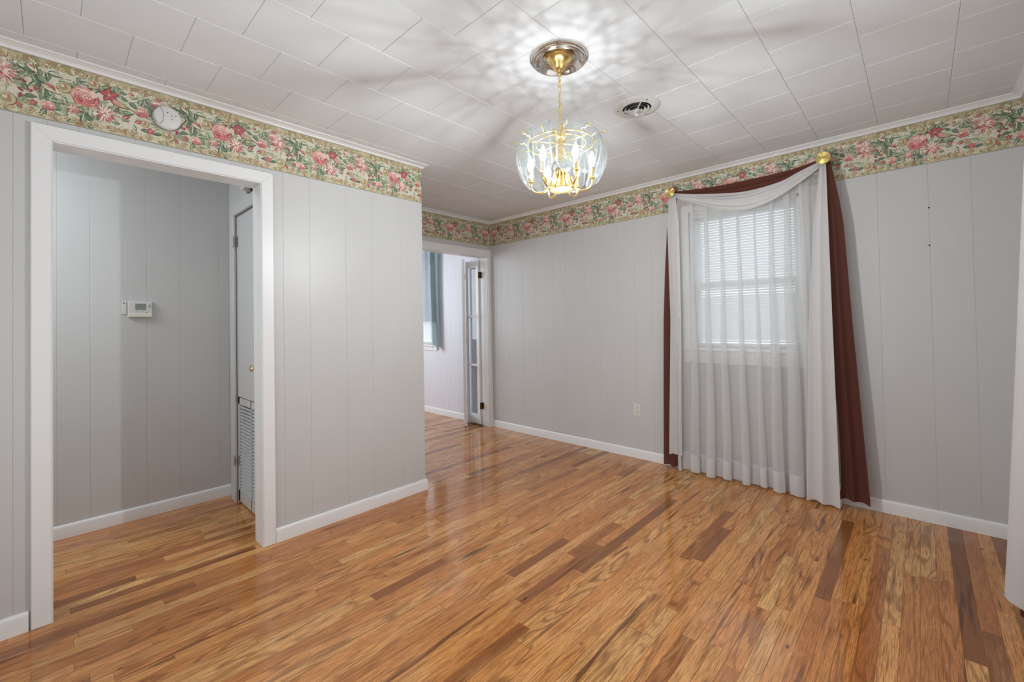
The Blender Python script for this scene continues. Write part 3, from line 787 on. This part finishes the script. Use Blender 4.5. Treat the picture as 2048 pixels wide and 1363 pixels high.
RL, RR_ = (1.452, 2.262), (.439, 2.268)      # rosette centres (y, z)
def swag(top, bot, x_mid, x_end, nf, amp, seed):
    r = random.Random(seed); ph = r.uniform(0, 6)
    def f(u, v):
        yt, zt = interp(top, u); yb_, zb_ = interp(bot, u)
        y = yt+(yb_-yt)*v; z = zt+(zb_-zt)*v
        e = math.sin(PI*u)
        w = math.sin(nf*PI*v*(1+.15*math.sin(3*u+ph))+2.2*u+ph)
        x = x_end-(x_end-x_mid)*e*(.5+.5*v) - amp*(.3+.7*e)*w
        return (x, y, z+.003*math.sin(nf*PI*v+4*u))
    return f
def curve(pts, n=24):
    """catmull-rom through (u, y, z)"""
    out = []
    P = [Vector(p) for p in pts]
    for i in range(len(P)-1):
        p0, p1, p2, p3 = P[max(i-1, 0)], P[i], P[i+1], P[min(i+2, len(P)-1)]
        for k in range(6):
            t = k/6; out.append(tuple(.5*((2*p1)+(-p0+p2)*t+(2*p0-5*p1+4*p2-p3)*t*t+(-p0+3*p1-3*p2+p3)*t**3)))
    out.append(tuple(P[-1])); return out
ys = lambda y: (1.452-y)/(1.452-.439)
top = curve([(ys(y), y, z) for y, z in ((1.445, 2.275), (1.397, 2.268), (1.23, 2.246), (1.055, 2.234), (.884, 2.235), (.693, 2.242), (.574, 2.255), (.445, 2.285))])
mbot = curve([(ys(y), y, z) for y, z in ((1.445, 2.255), (1.395, 2.236), (1.238, 2.190), (1.054, 2.150), (.883, 2.134), (.693, 2.158), (.574, 2.206), (.450, 2.258))])
wtop = curve([(ys(y), y, z) for y, z in ((1.445, 2.262), (1.395, 2.244), (1.238, 2.202), (1.054, 2.165), (.883, 2.148), (.693, 2.172), (.574, 2.220), (.450, 2.268))])
wbot = curve([(ys(y), y, z) for y, z in ((1.440, 2.235), (1.385, 2.190), (1.236, 2.118), (1.054, 2.038), (.884, 2.012), (.724, 2.052), (.574, 2.140), (.460, 2.222))])
def tail(edgeL, edgeR, xz, nf, amp, seed, ztop, hemj=.01):
    """vertical tail; edge tables (z, y) left and right, xz table (z, x)"""
    r = random.Random(seed); ph = r.uniform(0, 6); fz = folds(nf, seed)
    zb = edgeL[-1][0]
    def f(u, v):
        z = ztop+(zb-ztop)*v
        (yl,), (yr,) = interp([(-a, b) for a, b in edgeL], -z), interp([(-a, b) for a, b in edgeR], -z)
        x, = interp([(-a, b) for a, b in xz], -z)
        c, s_, i = foldwave(u, fz)
        a = amp*(.25+.75*sm(v*1.2))
        zz = z-(hemj*math.sin(5*u+ph)+(hemj*.5)*c)*sm((v-.9)*10) 
        return (x-a*c, yl+(yr-yl)*u+s_*.003, zz)
    return f
sw = empty('white_scarf', (XR-.1, .95, 2.26), 'long white voile scarf draped over the window between two brass rosettes', 'curtain')
b_ = B(); grid(b_, 70, 26, swag(wtop, wbot, XR-.165, XR-.105, 4.2, .012, 3)); obj('swag', b_, 'scarf', sw, smooth=True, recalc=False)
b_ = B(); grid(b_, 24, 50, tail([(2.25, 1.482), (2.0, 1.502), (1.22, 1.490), (.135, 1.522)], [(2.25, 1.432), (2.0, 1.405), (1.22, 1.402), (.125, 1.418)], [(2.25, XR-.10), (2.0, XR-.105), (.13, XR-.115)], 2, .010, 4, 2.25, .004)); obj('tail', b_, 'scarf', sw, smooth=True, recalc=False)
b_ = B(); grid(b_, 34, 50, tail([(2.25, .462), (1.85, .500), (1.21, .538), (.02, .577)], [(2.25, .428), (1.85, .420), (1.21, .412), (.035, .396)], [(2.25, XR-.108), (1.8, XR-.142), (.04, XR-.150)], 2, .011, 5, 2.25, .006)); obj('tail', b_, 'scarf', sw, smooth=True, recalc=False)
mr_ = empty('maroon_scarf', (XR-.09, .95, 2.26), 'maroon scarf draped behind the white one with two dark tails at the sides', 'curtain')
b_ = B(); grid(b_, 70, 16, swag(top, mbot, XR-.135, XR-.095, 3.0, .010, 8)); obj('swag', b_, 'maroon', mr_, smooth=True, recalc=False)
b_ = B(); grid(b_, 24, 50, tail([(2.25, 1.478), (2.0, 1.510), (1.6, 1.538), (1.22, 1.556), (.03, 1.580)], [(2.25, 1.455), (2.0, 1.462), (1.22, 1.45), (.012, 1.428)], [(2.25, XR-.09), (.03, XR-.092)], 2, .012, 6, 2.25, .003)); obj('tail', b_, 'maroon', mr_, smooth=True, recalc=False)
b_ = B(); grid(b_, 34, 50, tail([(2.25, .45), (1.83, .437), (1.2, .432), (.06, .41)], [(2.25, .405), (2.0, .365), (1.83, .345), (1.2, .314), (.075, .250)], [(2.25, XR-.095), (1.8, XR-.10), (.08, XR-.108)], 2, .014, 12, 2.25, .004)); obj('tail', b_, 'maroon', mr_, smooth=True, recalc=False)

def rosette(y, z, label):
    t = empty('curtain_rosette', (XR-.12, y, z), label, 'curtain holdback', 'brass rosettes at the top of the curtains')
    b_ = B(); lathe(b_, [(.006, .0), (.006, .118), (0, .118)], (XR, y, z), (-1, 0, 0), 10); obj('post', b_, 'brass', t, smooth=True)
    pr = [(0, -.002), (.040, -.002), (.042, .001), (.041, .004)]
    for k in range(5):
        r0 = .040-k*.0068; pr += [(r0, .004+k*.0012), (r0-.0022, .0078+k*.0012), (r0-.0052, .0062+k*.0012)]
    pr += [(.005, .013), (.0045, .016), (.0025, .018), (0, .0185)]
    b_ = B(); lathe(b_, pr, (XR-.140, y, z), (-1, 0, 0), 36, cap=False); obj('disc', b_, 'brass', t, auto=35)
    return t
rosette(RL[0]+.01, RL[1], 'brass spiral rosette at the left end of the window scarves')
rosette(RR_[0], RR_[1], 'brass spiral rosette at the right end of the window scarves')

# far right curtain on the back wall
rc = empty('window_scarf', (2.6, -.24, .1), 'white scarf tail with a maroon lining tail at the right edge of the room', 'curtain')
ed = [(2.26, 2.50, -.33), (1.80, 2.55, -.300), (1.478, 2.55, -.284), (1.094, 2.55, -.265), (.336, 2.60, -.231), (.105, 2.62, -.219)]
def rtail(u, v):
    z = 2.26+(.105-2.26)*v
    x, y = interp([(-a, b, c) for a, b, c in ed], -z)
    return (x-u*.20*(.3+.7*v), max(y-.13*u*(.3+.7*v)+.008*math.sin(11*u)*v, -.40), z-.03*u*v)
b_ = B(); grid(b_, 24, 40, rtail); obj('white_tail', b_, 'scarf', rc, smooth=True, recalc=False)
def mtail(u, v):
    z = 2.26+(.05-2.26)*v
    x, y = interp([(-a, b, c) for a, b, c in ed], -z)
    return (x-.012-u*.16, max(y-.040-.13*u, -.415), z-.02*u)
b_ = B(); grid(b_, 16, 30, mtail); obj('maroon_tail', b_, 'maroon', rc, smooth=True, recalc=False)

# ------------------------------------------------------------------ chandelier
CX, CY = 1.57, 1.16
ch = empty('chandelier', (CX, CY, CH), 'gold chandelier with a ring of clear glass panels and six lit candle bulbs', 'chandelier')
def P3(r, a, z): return (CX+r*math.cos(a), CY+r*math.sin(a), z)
ra = math.atan2(rt.y, rt.x)      # the room direction that lies to the photograph's right; panel angles are counted from it
b_ = B(); lathe(b_, [(.070, -.002), (.088, -.004), (.096, -.012), (.101, -.022), (.105, -.026), (.109, -.024), (.111, -.019), (.114, -.021), (.118, -.020), (.120, -.014), (.123, -.015), (.127, -.012), (.129, -.006), (.131, -.007), (.133, 0)], (CX, CY, CH), (0, 0, 1), 56, cap=False)
obj('ceiling_medallion', b_, 'chrome', ch, auto=30)
b_ = B(); lathe(b_, [(0, -.004), (.070, -.004), (.072, -.006), (.070, -.004)], (CX, CY, CH), (0, 0, 1), 56, cap=False); obj('medallion_centre', b_, 'chrome', ch, smooth=True)
b_ = B(); lathe(b_, [(.058, -.004), (.058, -.014), (.050, -.022), (.034, -.030), (.030, -.040), (.026, -.052), (.016, -.062), (.008, -.068), (.009, -.078), (.005, -.084), (0, -.085)], (CX, CY, CH), (0, 0, 1), 32, cap=False)
obj('canopy', b_, 'gold', ch, auto=30)
lk = B(); z = CH-.082; zt = 2.115; n = 9; st = (z-zt)/n
for i in range(n):
    c = z-st*(i+.5); a = ra+(PI/2 if i % 2 else 0)+.3; pts = []
    for k in range(12):
        t = 2*PI*k/12; pts.append((CX+.0085*math.cos(t)*math.cos(a), CY+.0085*math.cos(t)*math.sin(a), c+st*.60*math.sin(t)))
    tube(lk, pts, .0016, 6, closed=True)
obj('chain', lk, 'gold', ch, smooth=True)
b_ = B(); tube(b_, [(CX+.003*math.sin(i*1.3), CY+.003*math.cos(i*1.1), z-(z-zt)*i/10) for i in range(11)], .0016, 6); obj('cord', b_, 'gold', ch, smooth=True)
# central stem: finial crown, crystal ball, fluted column
b_ = B(); lathe(b_, [(.0, 2.125), (.006, 2.12), (.009, 2.105), (.004, 2.095), (.010, 2.085), (.022, 2.066), (.027, 2.055), (.020, 2.045), (.012, 2.04), (.012, 2.0), (.020, 1.992), (.012, 1.985), (.012, 1.965), (.028, 1.958), (0, 1.957)], (CX, CY, 0), (0, 0, 1), 20, cap=False)
obj('stem', b_, 'gold', ch, auto=35)
cr_ = B()
for k in range(12):
    a = 2*PI*k/12; tube(cr_, [P3(.018, a, 2.055), P3(.030, a, 2.07), P3(.036, a, 2.088), P3(.030, a, 2.094)], .0022, 5)
obj('crown_leaves', cr_, 'gold', ch, smooth=True)
b_ = B(); ball(b_, (CX, CY, 1.935), .034, 16); obj('crystal_ball', b_, 'crystal', ch, auto=10)
fl = B()
for k in range(14):
    a = 2*PI*k/14; tube(fl, [P3(.024, a, 1.915), P3(.027, a, 1.90), P3(.037, a, 1.87), P3(.044, a, 1.84), P3(.046, a, 1.832)], .0045, 6)
obj('fluted_column', fl, 'gold', ch, smooth=True)
b_ = B(); lathe(b_, [(.042, 1.842), (.050, 1.838), (.054, 1.828), (.053, 1.822), (.046, 1.822), (.036, 1.829), (.036, 1.842)], (CX, CY, 0), (0, 0, 1), 36, cap=False); obj('bottom_ring', b_, 'gold', ch, auto=40)
b_ = B(); lathe(b_, [(0, 1.824), (.020, 1.825), (.032, 1.829), (.036, 1.833)], (CX, CY, 0), (0, 0, 1), 28, cap=False); obj('downlight_lens', b_, 'lens', ch, smooth=True); lamp('downlight', 'POINT', (CX, CY, 1.778), 43, .014)
b_ = B(); lathe(b_, [(0, 1.90), (.020, 1.90), (.034, 1.87), (.040, 1.842)], (CX, CY, 0), (0, 0, 1), 24, cap=False); obj('inner_cup', b_, 'gold', ch, smooth=True)
# rings and spokes
ZR = 2.030
for r_, nm in ((.150, 'outer_ring'), (.112, 'inner_ring')):
    b_ = B(); tube(b_, circle((CX, CY, ZR), r_, 56), .0030, 8, closed=True); obj(nm, b_, 'gold', ch, smooth=True)
for k in range(6):
    a = ra+PI/6*(2*k+.5); b_ = B(); tube(b_, [P3(.012, a, ZR+.004), P3(.06, a, ZR+.003), P3(.11, a, ZR), P3(.152, a, ZR)], .0026, 6); obj('spoke', b_, 'gold', ch, smooth=True)
    b_ = B(); pts = [P3(.016+.03*t, a+.5, 2.02-.07*t*t-.012*math.sin(PI*t)) for t in [i/8 for i in range(9)]]; tube(b_, pts, .002, 5); obj('scroll', b_, 'gold', ch, smooth=True)
# arms with candles
def arm(k):
    a = ra+math.radians(-130+60*k)
    pts = []
    for i in range(17):
        t = i/16
        if t < .25: q = t/.25; r_ = .040+.012*q; z = 1.885-.035*q
        elif t < .85:
            q = (t-.25)/.6; th = PI*q; r_ = .0945-.0425*math.cos(th); z = 1.850-.034*math.sin(th)
        else: q = (t-.85)/.15; r_ = .137; z = 1.850+.018*q
        pts.append(P3(r_, a, z))
    b_ = B(); tube(b_, pts, .0046, 8); o = obj('arm', b_, 'gold', ch, smooth=True)
    c = P3(.137, a, 0)
    b_ = B(); lathe(b_, [(.005, 1.862), (.0115, 1.866), (.0125, 1.870), (.0105, 1.873), (.0098, 1.876), (.0098, 1.915), (0, 1.915)], c, (0, 0, 1), 14, cap=False); obj('candle_sleeve', b_, 'gold', o, auto=35)
    b_ = B(); lathe(b_, [(0, 1.912), (.0085, 1.914), (.0095, 1.920), (.0150, 1.934), (.0160, 1.944), (.0140, 1.957), (.0090, 1.970), (.0040, 1.981), (0, 1.989)], c, (0, 0, 1), 10, cap=False); obj('bulb', b_, 'bulb', o, smooth=True); lamp('filament', 'POINT', (c[0], c[1], 1.946), 2.5, .003)
for k in range(6): arm(k)
# twelve curved glass panels hung on the outer ring
prof = [(0.0, .158), (.12, .174), (.3, .190), (.5, .196), (.7, .189), (.88, .172), (1.0, .150)]   # (height fraction, radius)
ZG0, ZG1 = 1.852, 2.078
def panel(k):
    a = ra-PI/2+k*PI/6; t_ = Vector((-math.sin(a), math.cos(a), 0)); n_ = Vector((math.cos(a), math.sin(a), 0))
    hw = .0435
    def wid(v):
        if v < .16: return hw*(.36+.64*v/.16)
        if v > .84: return hw*(.36+.64*(1-v)/.16)
        return hw
    lv = [0, .05, .10, .16, .28, .4, .5, .6, .72, .84, .90, .95, 1]; cu = [-1, -.80, -.4, 0, .4, .80, 1]
    b_ = B(); G = []
    for side in (0, 1):
        Gs = []
        for v in lv:
            r_, = interp([(p[0], p[1]) for p in prof], v); r_ += .004*math.sin(PI*v)
            row_ = []
            for c in cu:
                th = .0045 if abs(c) < .99 and v not in (0, 1) else .0018
                off = (th if side else -0.0)
                vv = v
                row_.append(b_.verts.new(Vector((CX, CY, ZG0+(ZG1-ZG0)*vv))+n_*(r_-.004*(c*c)+off)+t_*(c*wid(v))))
            Gs.append(row_)
        G.append(Gs)
    for side in (0, 1):
        Gs = G[side]
        for i in range(len(lv)-1):
            for jx in range(len(cu)-1):
                f = b_.faces.new((Gs[i][jx], Gs[i+1][jx], Gs[i+1][jx+1], Gs[i][jx+1]))
                f.material_index = 1 if (jx in (0, len(cu)-2) or i in (0, len(lv)-2)) and side == 1 else 0
    for i in range(len(lv)-1):
        for jx in (0, -1): b_.faces.new((G[0][i][jx], G[0][i+1][jx], G[1][i+1][jx], G[1][i][jx])).material_index = 1
    for jx in range(len(cu)-1):
        for i in (0, -1): b_.faces.new((G[0][i][jx], G[0][i][jx+1], G[1][i][jx+1], G[1][i][jx])).material_index = 1
    o = obj('glass_panel', b_, ['glass', 'bevel'], ch)
    b_ = B(); z = ZR+.012
    pts = [P3(.150, a-.07, ZR), P3(.165, a-.05, ZR+.012), P3(.175, a-.03, ZR+.004), P3(.186, a, ZR+.013), P3(.199, a+.01, ZR+.005), P3(.206, a+.015, ZR+.014)]
    tube(b_, pts, .0022, 6); ball(b_, pts[-1], .0042, 8); obj('hook', b_, 'gold', o, smooth=True)
for k in range(12): panel(k)

# ------------------------------------------------------------------ ceiling air vent
vx, vy = 2.246, 1.128
vt = empty('ceiling_vent', (vx, vy, CH), 'round white ceiling air diffuser with concentric rings', 'vent')
b_ = B(); lathe(b_, [(.078, .002), (.078, -.010), (.090, -.011), (.108, -.007), (.124, -.003), (.127, 0)], (vx, vy, CH), (0, 0, 1), 48, cap=False); obj('flange', b_, 'plastic', vt, auto=40)
b_ = B(); lathe(b_, [(0, -.0015), (.0785, -.0015)], (vx, vy, CH), (0, 0, 1), 40, cap=False); obj('duct_opening', b_, 'dark', vt)
for i, (r0, dz) in enumerate(((.064, .010), (.046, .015), (.027, .020))):
    b_ = B(); lathe(b_, [(r0-.007, -dz+.010), (r0+.003, -dz), (r0+.004, -dz-.001), (r0-.006, -dz+.008)], (vx, vy, CH), (0, 0, 1), 40, cap=False); obj('vent_ring', b_, 'plastic', vt, auto=40)
for k in range(3):
    a = ra+k*2*PI/3+.52; b_ = B(); tube(b_, [(vx+.008*math.cos(a), vy+.008*math.sin(a), CH-.014), (vx+.079*math.cos(a), vy+.079*math.sin(a), CH-.008)], .0035, 6); obj('spoke', b_, 'plastic', vt)
    a += .25; b_ = B(); lathe(b_, [(0, -.0105), (.004, -.0095), (.004, -.006)], (vx+.103*math.cos(a), vy+.103*math.sin(a), CH), (0, 0, 1), 8, cap=False); obj('screw', b_, 'dark', vt)
b_ = B(); lathe(b_, [(0, -.052), (.010, -.050), (.013, -.044), (.010, -.038), (.003, -.035), (.003, -.024), (.014, -.022), (.016, -.016), (0, -.014)], (vx, vy, CH), (0, 0, 1), 16, cap=False); obj('damper_knob', b_, 'plastic', vt, auto=40)

# ------------------------------------------------------------------ smoke detector, thermostat, outlet, wall marks
dx, dz = .392, 2.271
sd = empty('smoke_detector', (dx, YL, dz), 'round white smoke detector on the flowered border above the doorway', 'smoke detector')
b_ = B(); lathe(b_, [(0, .001), (.060, .001), (.061, .006), (.060, .012)], (dx, YL, dz), (0, -1, 0), 40, cap=False); obj('base_plate', b_, 'plastic', sd, auto=40)
b_ = B(); lathe(b_, [(.057, .011), (.057, .026), (.053, .032), (.046, .035), (0, .036)], (dx, YL, dz), (0, -1, 0), 40, cap=False); obj('cover', b_, 'plastic', sd, auto=40)
b_ = B(); tube(b_, [(dx-.020-.038*math.cos(a)+.0, YL-.0345, dz+.040*math.sin(a)) for a in [x/10*2.2-1.1 for x in range(11)]], .0012, 5); 
obj('seam', b_, 'button', sd)
b_ = B(); pts_ = [(dx-.010+.016*math.cos(a), YL-.0358, dz+.040*math.sin(a)) for a in [x/10*PI-PI/2 for x in range(11)]]; tube(b_, [(p[0]-.022, p[1], p[2]) for p in pts_], .0011, 5); obj('seam', b_, 'button', sd)
for (ax, az) in ((.000, .022), (.017, .010), (.033, .016), (.017, -.008)):
    b_ = B(); lathe(b_, [(0, .0366), (.0024, .0366), (.0024, .034)], (dx+ax, YL, dz+az), (0, -1, 0), 8, cap=False); obj('vent_hole', b_, 'dark', sd)

def faceboard(name, parent, mt, x0, x1, z0, z1, y, d, c=.002):
    b_ = B(); slab(b_, (x0, y, z0), (1, 0, 0), (0, 0, 1), (0, -1, 0), x1-x0, z1-z0, d, c, c); return obj(name, b_, mt, parent)
th = empty('thermostat', (.397, YF, 1.307), 'white wall thermostat with a grey display on the hall wall', 'thermostat')
faceboard('body', th, 'plastic', .336, .458, 1.308, 1.408, YF, .022, .003)
faceboard('display', th, 'lcd', .372, .426, 1.354, 1.395, YF-.022, .0012, .0006)
faceboard('flap', th, 'plastic_warm', .337, .457, 1.309, 1.331, YF-.022, .003, .001)
for (xa, xb, za, zb) in ((.438, .452, 1.372, 1.376), (.375, .383, 1.340, 1.343), (.405, .412, 1.340, 1.343), (.422, .434, 1.337, 1.340), (.442, .447, 1.382, 1.388)): faceboard('button', th, 'button', xa, xb, za, zb, YF-.022, .0015, .0004)
sn = empty('wall_sensor', (.318, YF, 1.33), 'small narrow white plate beside the thermostat', 'sensor')
faceboard('plate', sn, 'plastic', .309, .330, 1.326, 1.409, YF, .006, .001)
b_ = B(); lathe(b_, [(0, .0075), (.0035, .007), (.0035, .005)], (.317, YF, 1.399), (0, -1, 0), 8, cap=False); obj('screw', b_, 'dark', sn)

ol = empty('wall_outlet', (XR, 1.86, .375), 'white duplex power outlet low on the window wall', 'outlet')
def xface(name, parent, mt, y0, y1, z0, z1, x, d, c=.002):
    b_ = B(); slab(b_, (x, y0, z0), (0, 1, 0), (0, 0, 1), (-1, 0, 0), y1-y0, z1-z0, d, c, c); return obj(name, b_, mt, parent)
xface('cover_plate', ol, 'plastic', 1.826, 1.896, .372, .486, XR, .005, .003)
for zc in (.4485, .4095):
    b_ = B(); lathe(b_, [(.0155, .004), (.0155, .0068), (.0145, .0075), (0, .0075)], (XR, 1.861, zc), (-1, 0, 0), 20, cap=False); rcp = obj('receptacle', b_, 'plastic_warm', ol, auto=40)
    for yy in (1.855, 1.867): xface('slot', rcp, 'dark', yy-.0012, yy+.0012, zc+.001, zc+.009, XR-.0074, .0006, .0001)
    b_ = B(); lathe(b_, [(0, .0082), (.0024, .0082), (.0024, .007)], (XR, 1.861, zc-.006), (-1, 0, 0), 8, cap=False); obj('ground_hole', b_, 'dark', rcp)
for (yy, zz, lb) in ((-.052, 1.873, 'upper small dark screw in the panelling right of the curtains'), (-.049, 1.649, 'lower small dark screw in the panelling right of the curtains')):
    b_ = B(); lathe(b_, [(0, .004), (.003, .0035), (.0042, .002), (.0042, -.002)], (XR, yy, zz), (-1, 0, 0), 8, cap=False); tag(obj('screw', b_, 'dark'), lb, 'screw', 'screws in the window wall')
b_ = B(); lathe(b_, [(0, .003), (.0022, .0025), (.0022, -.002)], (1.391, YL, 1.934), (0, -1, 0), 8, cap=False); tag(obj('nail', b_, 'dark'), 'tiny nail head high on the closet wall beside the doorway', 'nail')

# ------------------------------------------------------------------ hall closet door
dr = struct('door_1')
yi, yo, zI, zO = 3.535, 3.640, 2.020, 2.100
cas = B()
casing(dr, [(XH, 2.965, 0), (XH, 2.965, zI), (XH, yi, zI), (XH, yi, 0)], [(XH, 2.895, 0), (XH, 2.895, zO), (XH, yo-.02, zO), (XH, yo-.02, 0)], (-1, 0, 0), .02, 'trim_grey')
box_obj('jamb', dr, 'trim_grey', XH-.004, XH+.1, yi, yi+.015, 0, zI)
box_obj('jamb', dr, 'trim_grey', XH-.004, XH+.1, 2.95, 2.965, 0, zI)
box_obj('jamb_head', dr, 'trim_grey', XH-.004, XH+.1, 2.95, yi+.015, zI, zI+.015)
xd = XH+.004
b_ = B(); slab(b_, (xd+.035, 2.969, .74), (0, 1, 0), (0, 0, 1), (-1, 0, 0), yi-2.973, zI-.006-.74, .035, .002, .002); obj('door_slab', b_, 'trim_grey', dr)
# return-air grille in the lower part of the door
gr = B(); y0_, y1_, z0_, z1_ = 2.969, yi-.004, .012, .734
for a in ((y0_, y1_, z1_-.045, z1_), (y0_, y1_, z0_, z0_+.075), (y0_, y0_+.03, z0_, z1_), (y1_-.03, y1_, z0_, z1_), ((y0_+y1_)/2-.006, (y0_+y1_)/2+.006, z0_, z1_)):
    box(gr, xd, xd+.02, a[0], a[1], a[2], a[3])
gr = obj('return_air_grille', gr, 'trim_grey', dr)
bk = B(); box(bk, xd+.022, xd+.03, y0_, y1_, z0_, z1_); obj('grille_void', bk, 'dark', gr)
for (ya, yb) in ((y0_+.03, (y0_+y1_)/2-.006), ((y0_+y1_)/2+.006, y1_-.03)):
    n = 26; zz0, zz1 = z0_+.078, z1_-.048; h = (zz1-zz0)/n
    for i in range(n):
        z = zz0+h*i; s_ = B()
        v = [s_.verts.new(p) for p in ((xd+.001, ya, z+.001), (xd+.001, yb, z+.001), (xd+.018, yb, z+h*.38), (xd+.018, ya, z+h*.38), (xd+.0025, ya, z+.0005), (xd+.0025, yb, z+.0005), (xd+.0195, yb, z+h*.30), (xd+.0195, ya, z+h*.30))]
        for f in ((0, 1, 2, 3), (7, 6, 5, 4), (0, 4, 5, 1), (3, 2, 6, 7)): s_.faces.new([v[q] for q in f])
        obj('louvre', s_, 'trim_grey', gr)
b_ = B(); lathe(b_, [(.004, 0), (.004, .006), (0, .007)], (xd, (y0_+y1_)/2+.10, z1_-.02), (-1, 0, 0), 8, cap=False); obj('catch_button', b_, 'steel', gr)
b_ = B(); lathe(b_, [(.024, 0), (.024, .003), (.016, .006), (.008, .010), (.008, .016), (.018, .020), (.022, .028), (.018, .036), (.008, .040), (0, .0405)], (xd, 3.13, .966), (-1, 0, 0), 24, cap=False); obj('knob', b_, 'brass', dr, auto=40)
for (zz, hh) in ((1.80, .075), (.26, .065)):
    b_ = B(); box(b_, XH-.0225, XH-.020, yi-.002, yi+.024, zz, zz+hh); tube(b_, [(XH-.024, yi-.003, zz), (XH-.024, yi-.003, zz+hh)], .005, 8); box(b_, xd-.0015, xd, yi-.03, yi-.005, zz, zz+hh); obj('hinge', b_, 'steel', dr)
# door chime box above the closet door
dc_ = empty('door_chime', (XH, 3.24, 2.12), 'small white box on a tan plate above the closet door', 'door chime')
b_ = B(); slab(b_, (XH, 3.15, 2.118), (0, 1, 0), (0, 0, 1), (-1, 0, 0), .10, .12, .014, .002, .002); obj('plate', b_, mat('tan_plate', lin(150, 136, 110), .5), dc_)
b_ = B(); slab(b_, (XH-.014, 3.17, 2.128), (0, 1, 0), (0, 0, 1), (-1, 0, 0), .055, .10, .045, .012, .012); obj('bulb_cover', b_, 'plastic', dc_)
b_ = B(); slab(b_, (XH, 3.125, 2.115), (0, 1, 0), (0, 0, 1), (-1, 0, 0), .02, .125, .02, .002, .002); obj('side_bracket', b_, 'dark', dc_)

# ------------------------------------------------------------------ folded french doors in the far doorway
def leaf(p0, p1, name='door_leaf'):
    """glazed leaf between two floor-plan points"""
    p0, p1 = Vector((*p0, 0)), Vector((*p1, 0)); U = (p1-p0).normalized(); Nn = Vector((-U.y, U.x, 0)); w = (p1-p0).length; th_ = .030
    zb, zt = .012, 1.985; st = .048
    def brd(bm, u0, u1, za, zb_, d=th_): 
        slab(bm, p0+U*u0+Vector((0, 0, za))+Nn*(-d/2), U, (0, 0, 1), Nn, u1-u0, zb_-za, d, .002, .002)
    t = B(); brd(t, 0, st, zb, zt); brd(t, w-st, w, zb, zt); brd(t, st, w-st, zb, zb+.115); brd(t, st, w-st, zt-.09, zt)
    o = obj(name, t, 'trim', fd)
    za, zc = zb+.115, zt-.09
    for k in (1, 2):
        zm = za+(zc-za)*k/3; m_ = B(); brd(m_, st, w-st, zm-.013, zm+.013, .024); obj('muntin', m_, 'trim', o)
    for k in range(3):
        a, c = za+(zc-za)*k/3, za+(zc-za)*(k+1)/3; g_ = B(); brd(g_, st, w-st, a+.012, c-.012, .004); obj('glass_pane', g_, 'pane', o)
    return o
fd = struct('door_2')
HA, HB, HC = (3.532, 3.862), (3.540, 4.135), (3.352, 3.935)
leaf(HA, HB); leaf((HB[0]-.036, HB[1]-.012), HC)
def hinge(x, y, z, mt='oldbrass', w=.034, h=.075):
    b_ = B(); d = Vector((rt.x, rt.y, 0)); tube(b_, [(x, y, z-h/2), (x, y, z+h/2)], .006, 8)
    slab(b_, (x-.030, y-.004, z-h/2), (1, 0, 0), (0, 0, 1), (0, -1, 0), .026, h, .003); slab(b_, (FX1-.003, y-.03, z-h/2), (0, 1, 0), (0, 0, 1), (-1, 0, 0), .03, h, .002)
    obj('hinge', b_, mt, fd)
for z in (1.80, .235): hinge(FX1-.010, YF+T+.004, z)
for z in (1.80, 1.02, .25):
    b_ = B(); tube(b_, [(HB[0]-.018, HB[1]+.004-.02, z-.035), (HB[0]-.018, HB[1]-.016, z+.035)], .0055, 8); obj('hinge', b_, 'steel' if z == 1.02 else 'oldbrass', fd)

# ------------------------------------------------------------------ pale blue curtain in the far room
bc = empty('blue_curtain', (XR-.08, 4.9, .88), 'pale blue tied curtain at the window of the room beyond', 'curtain')
def blue(u, v):
    z = 2.215-(2.215-(.885+.37*sm((5.72-.92*u-4.815)/.035)))*v
    y = 5.72-(5.72-4.80)*u
    y0 = y; y -= .07*sm(u*8-7)*v
    return (XR-.085-.018*math.sin(u*52)*(1-.3*v)-.02*sm(v), y-.012*v, z)
b_ = B(); grid(b_, 160, 24, blue); obj('front_cloth', b_, 'bluecloth', bc, smooth=True, recalc=False)
def teal(u, v):
    z = 2.205-(2.205-(.865+.10*(1-u)))*v
    return (XR-.05-.008*math.sin(u*9), 4.84-.17*u+.02*math.sin(3*v)*(1-v), z)
b_ = B(); grid(b_, 14, 24, teal); obj('side_cloth', b_, 'tealcloth', bc, smooth=True, recalc=False)
b_ = B(); tube(b_, [(XR-.07, 4.72, 2.19), (XR-.07, 5.85, 2.19)], .006, 8); obj('rod', b_, 'plastic', bc)
print('planks visible', NV, 'objects', len(bpy.data.objects))
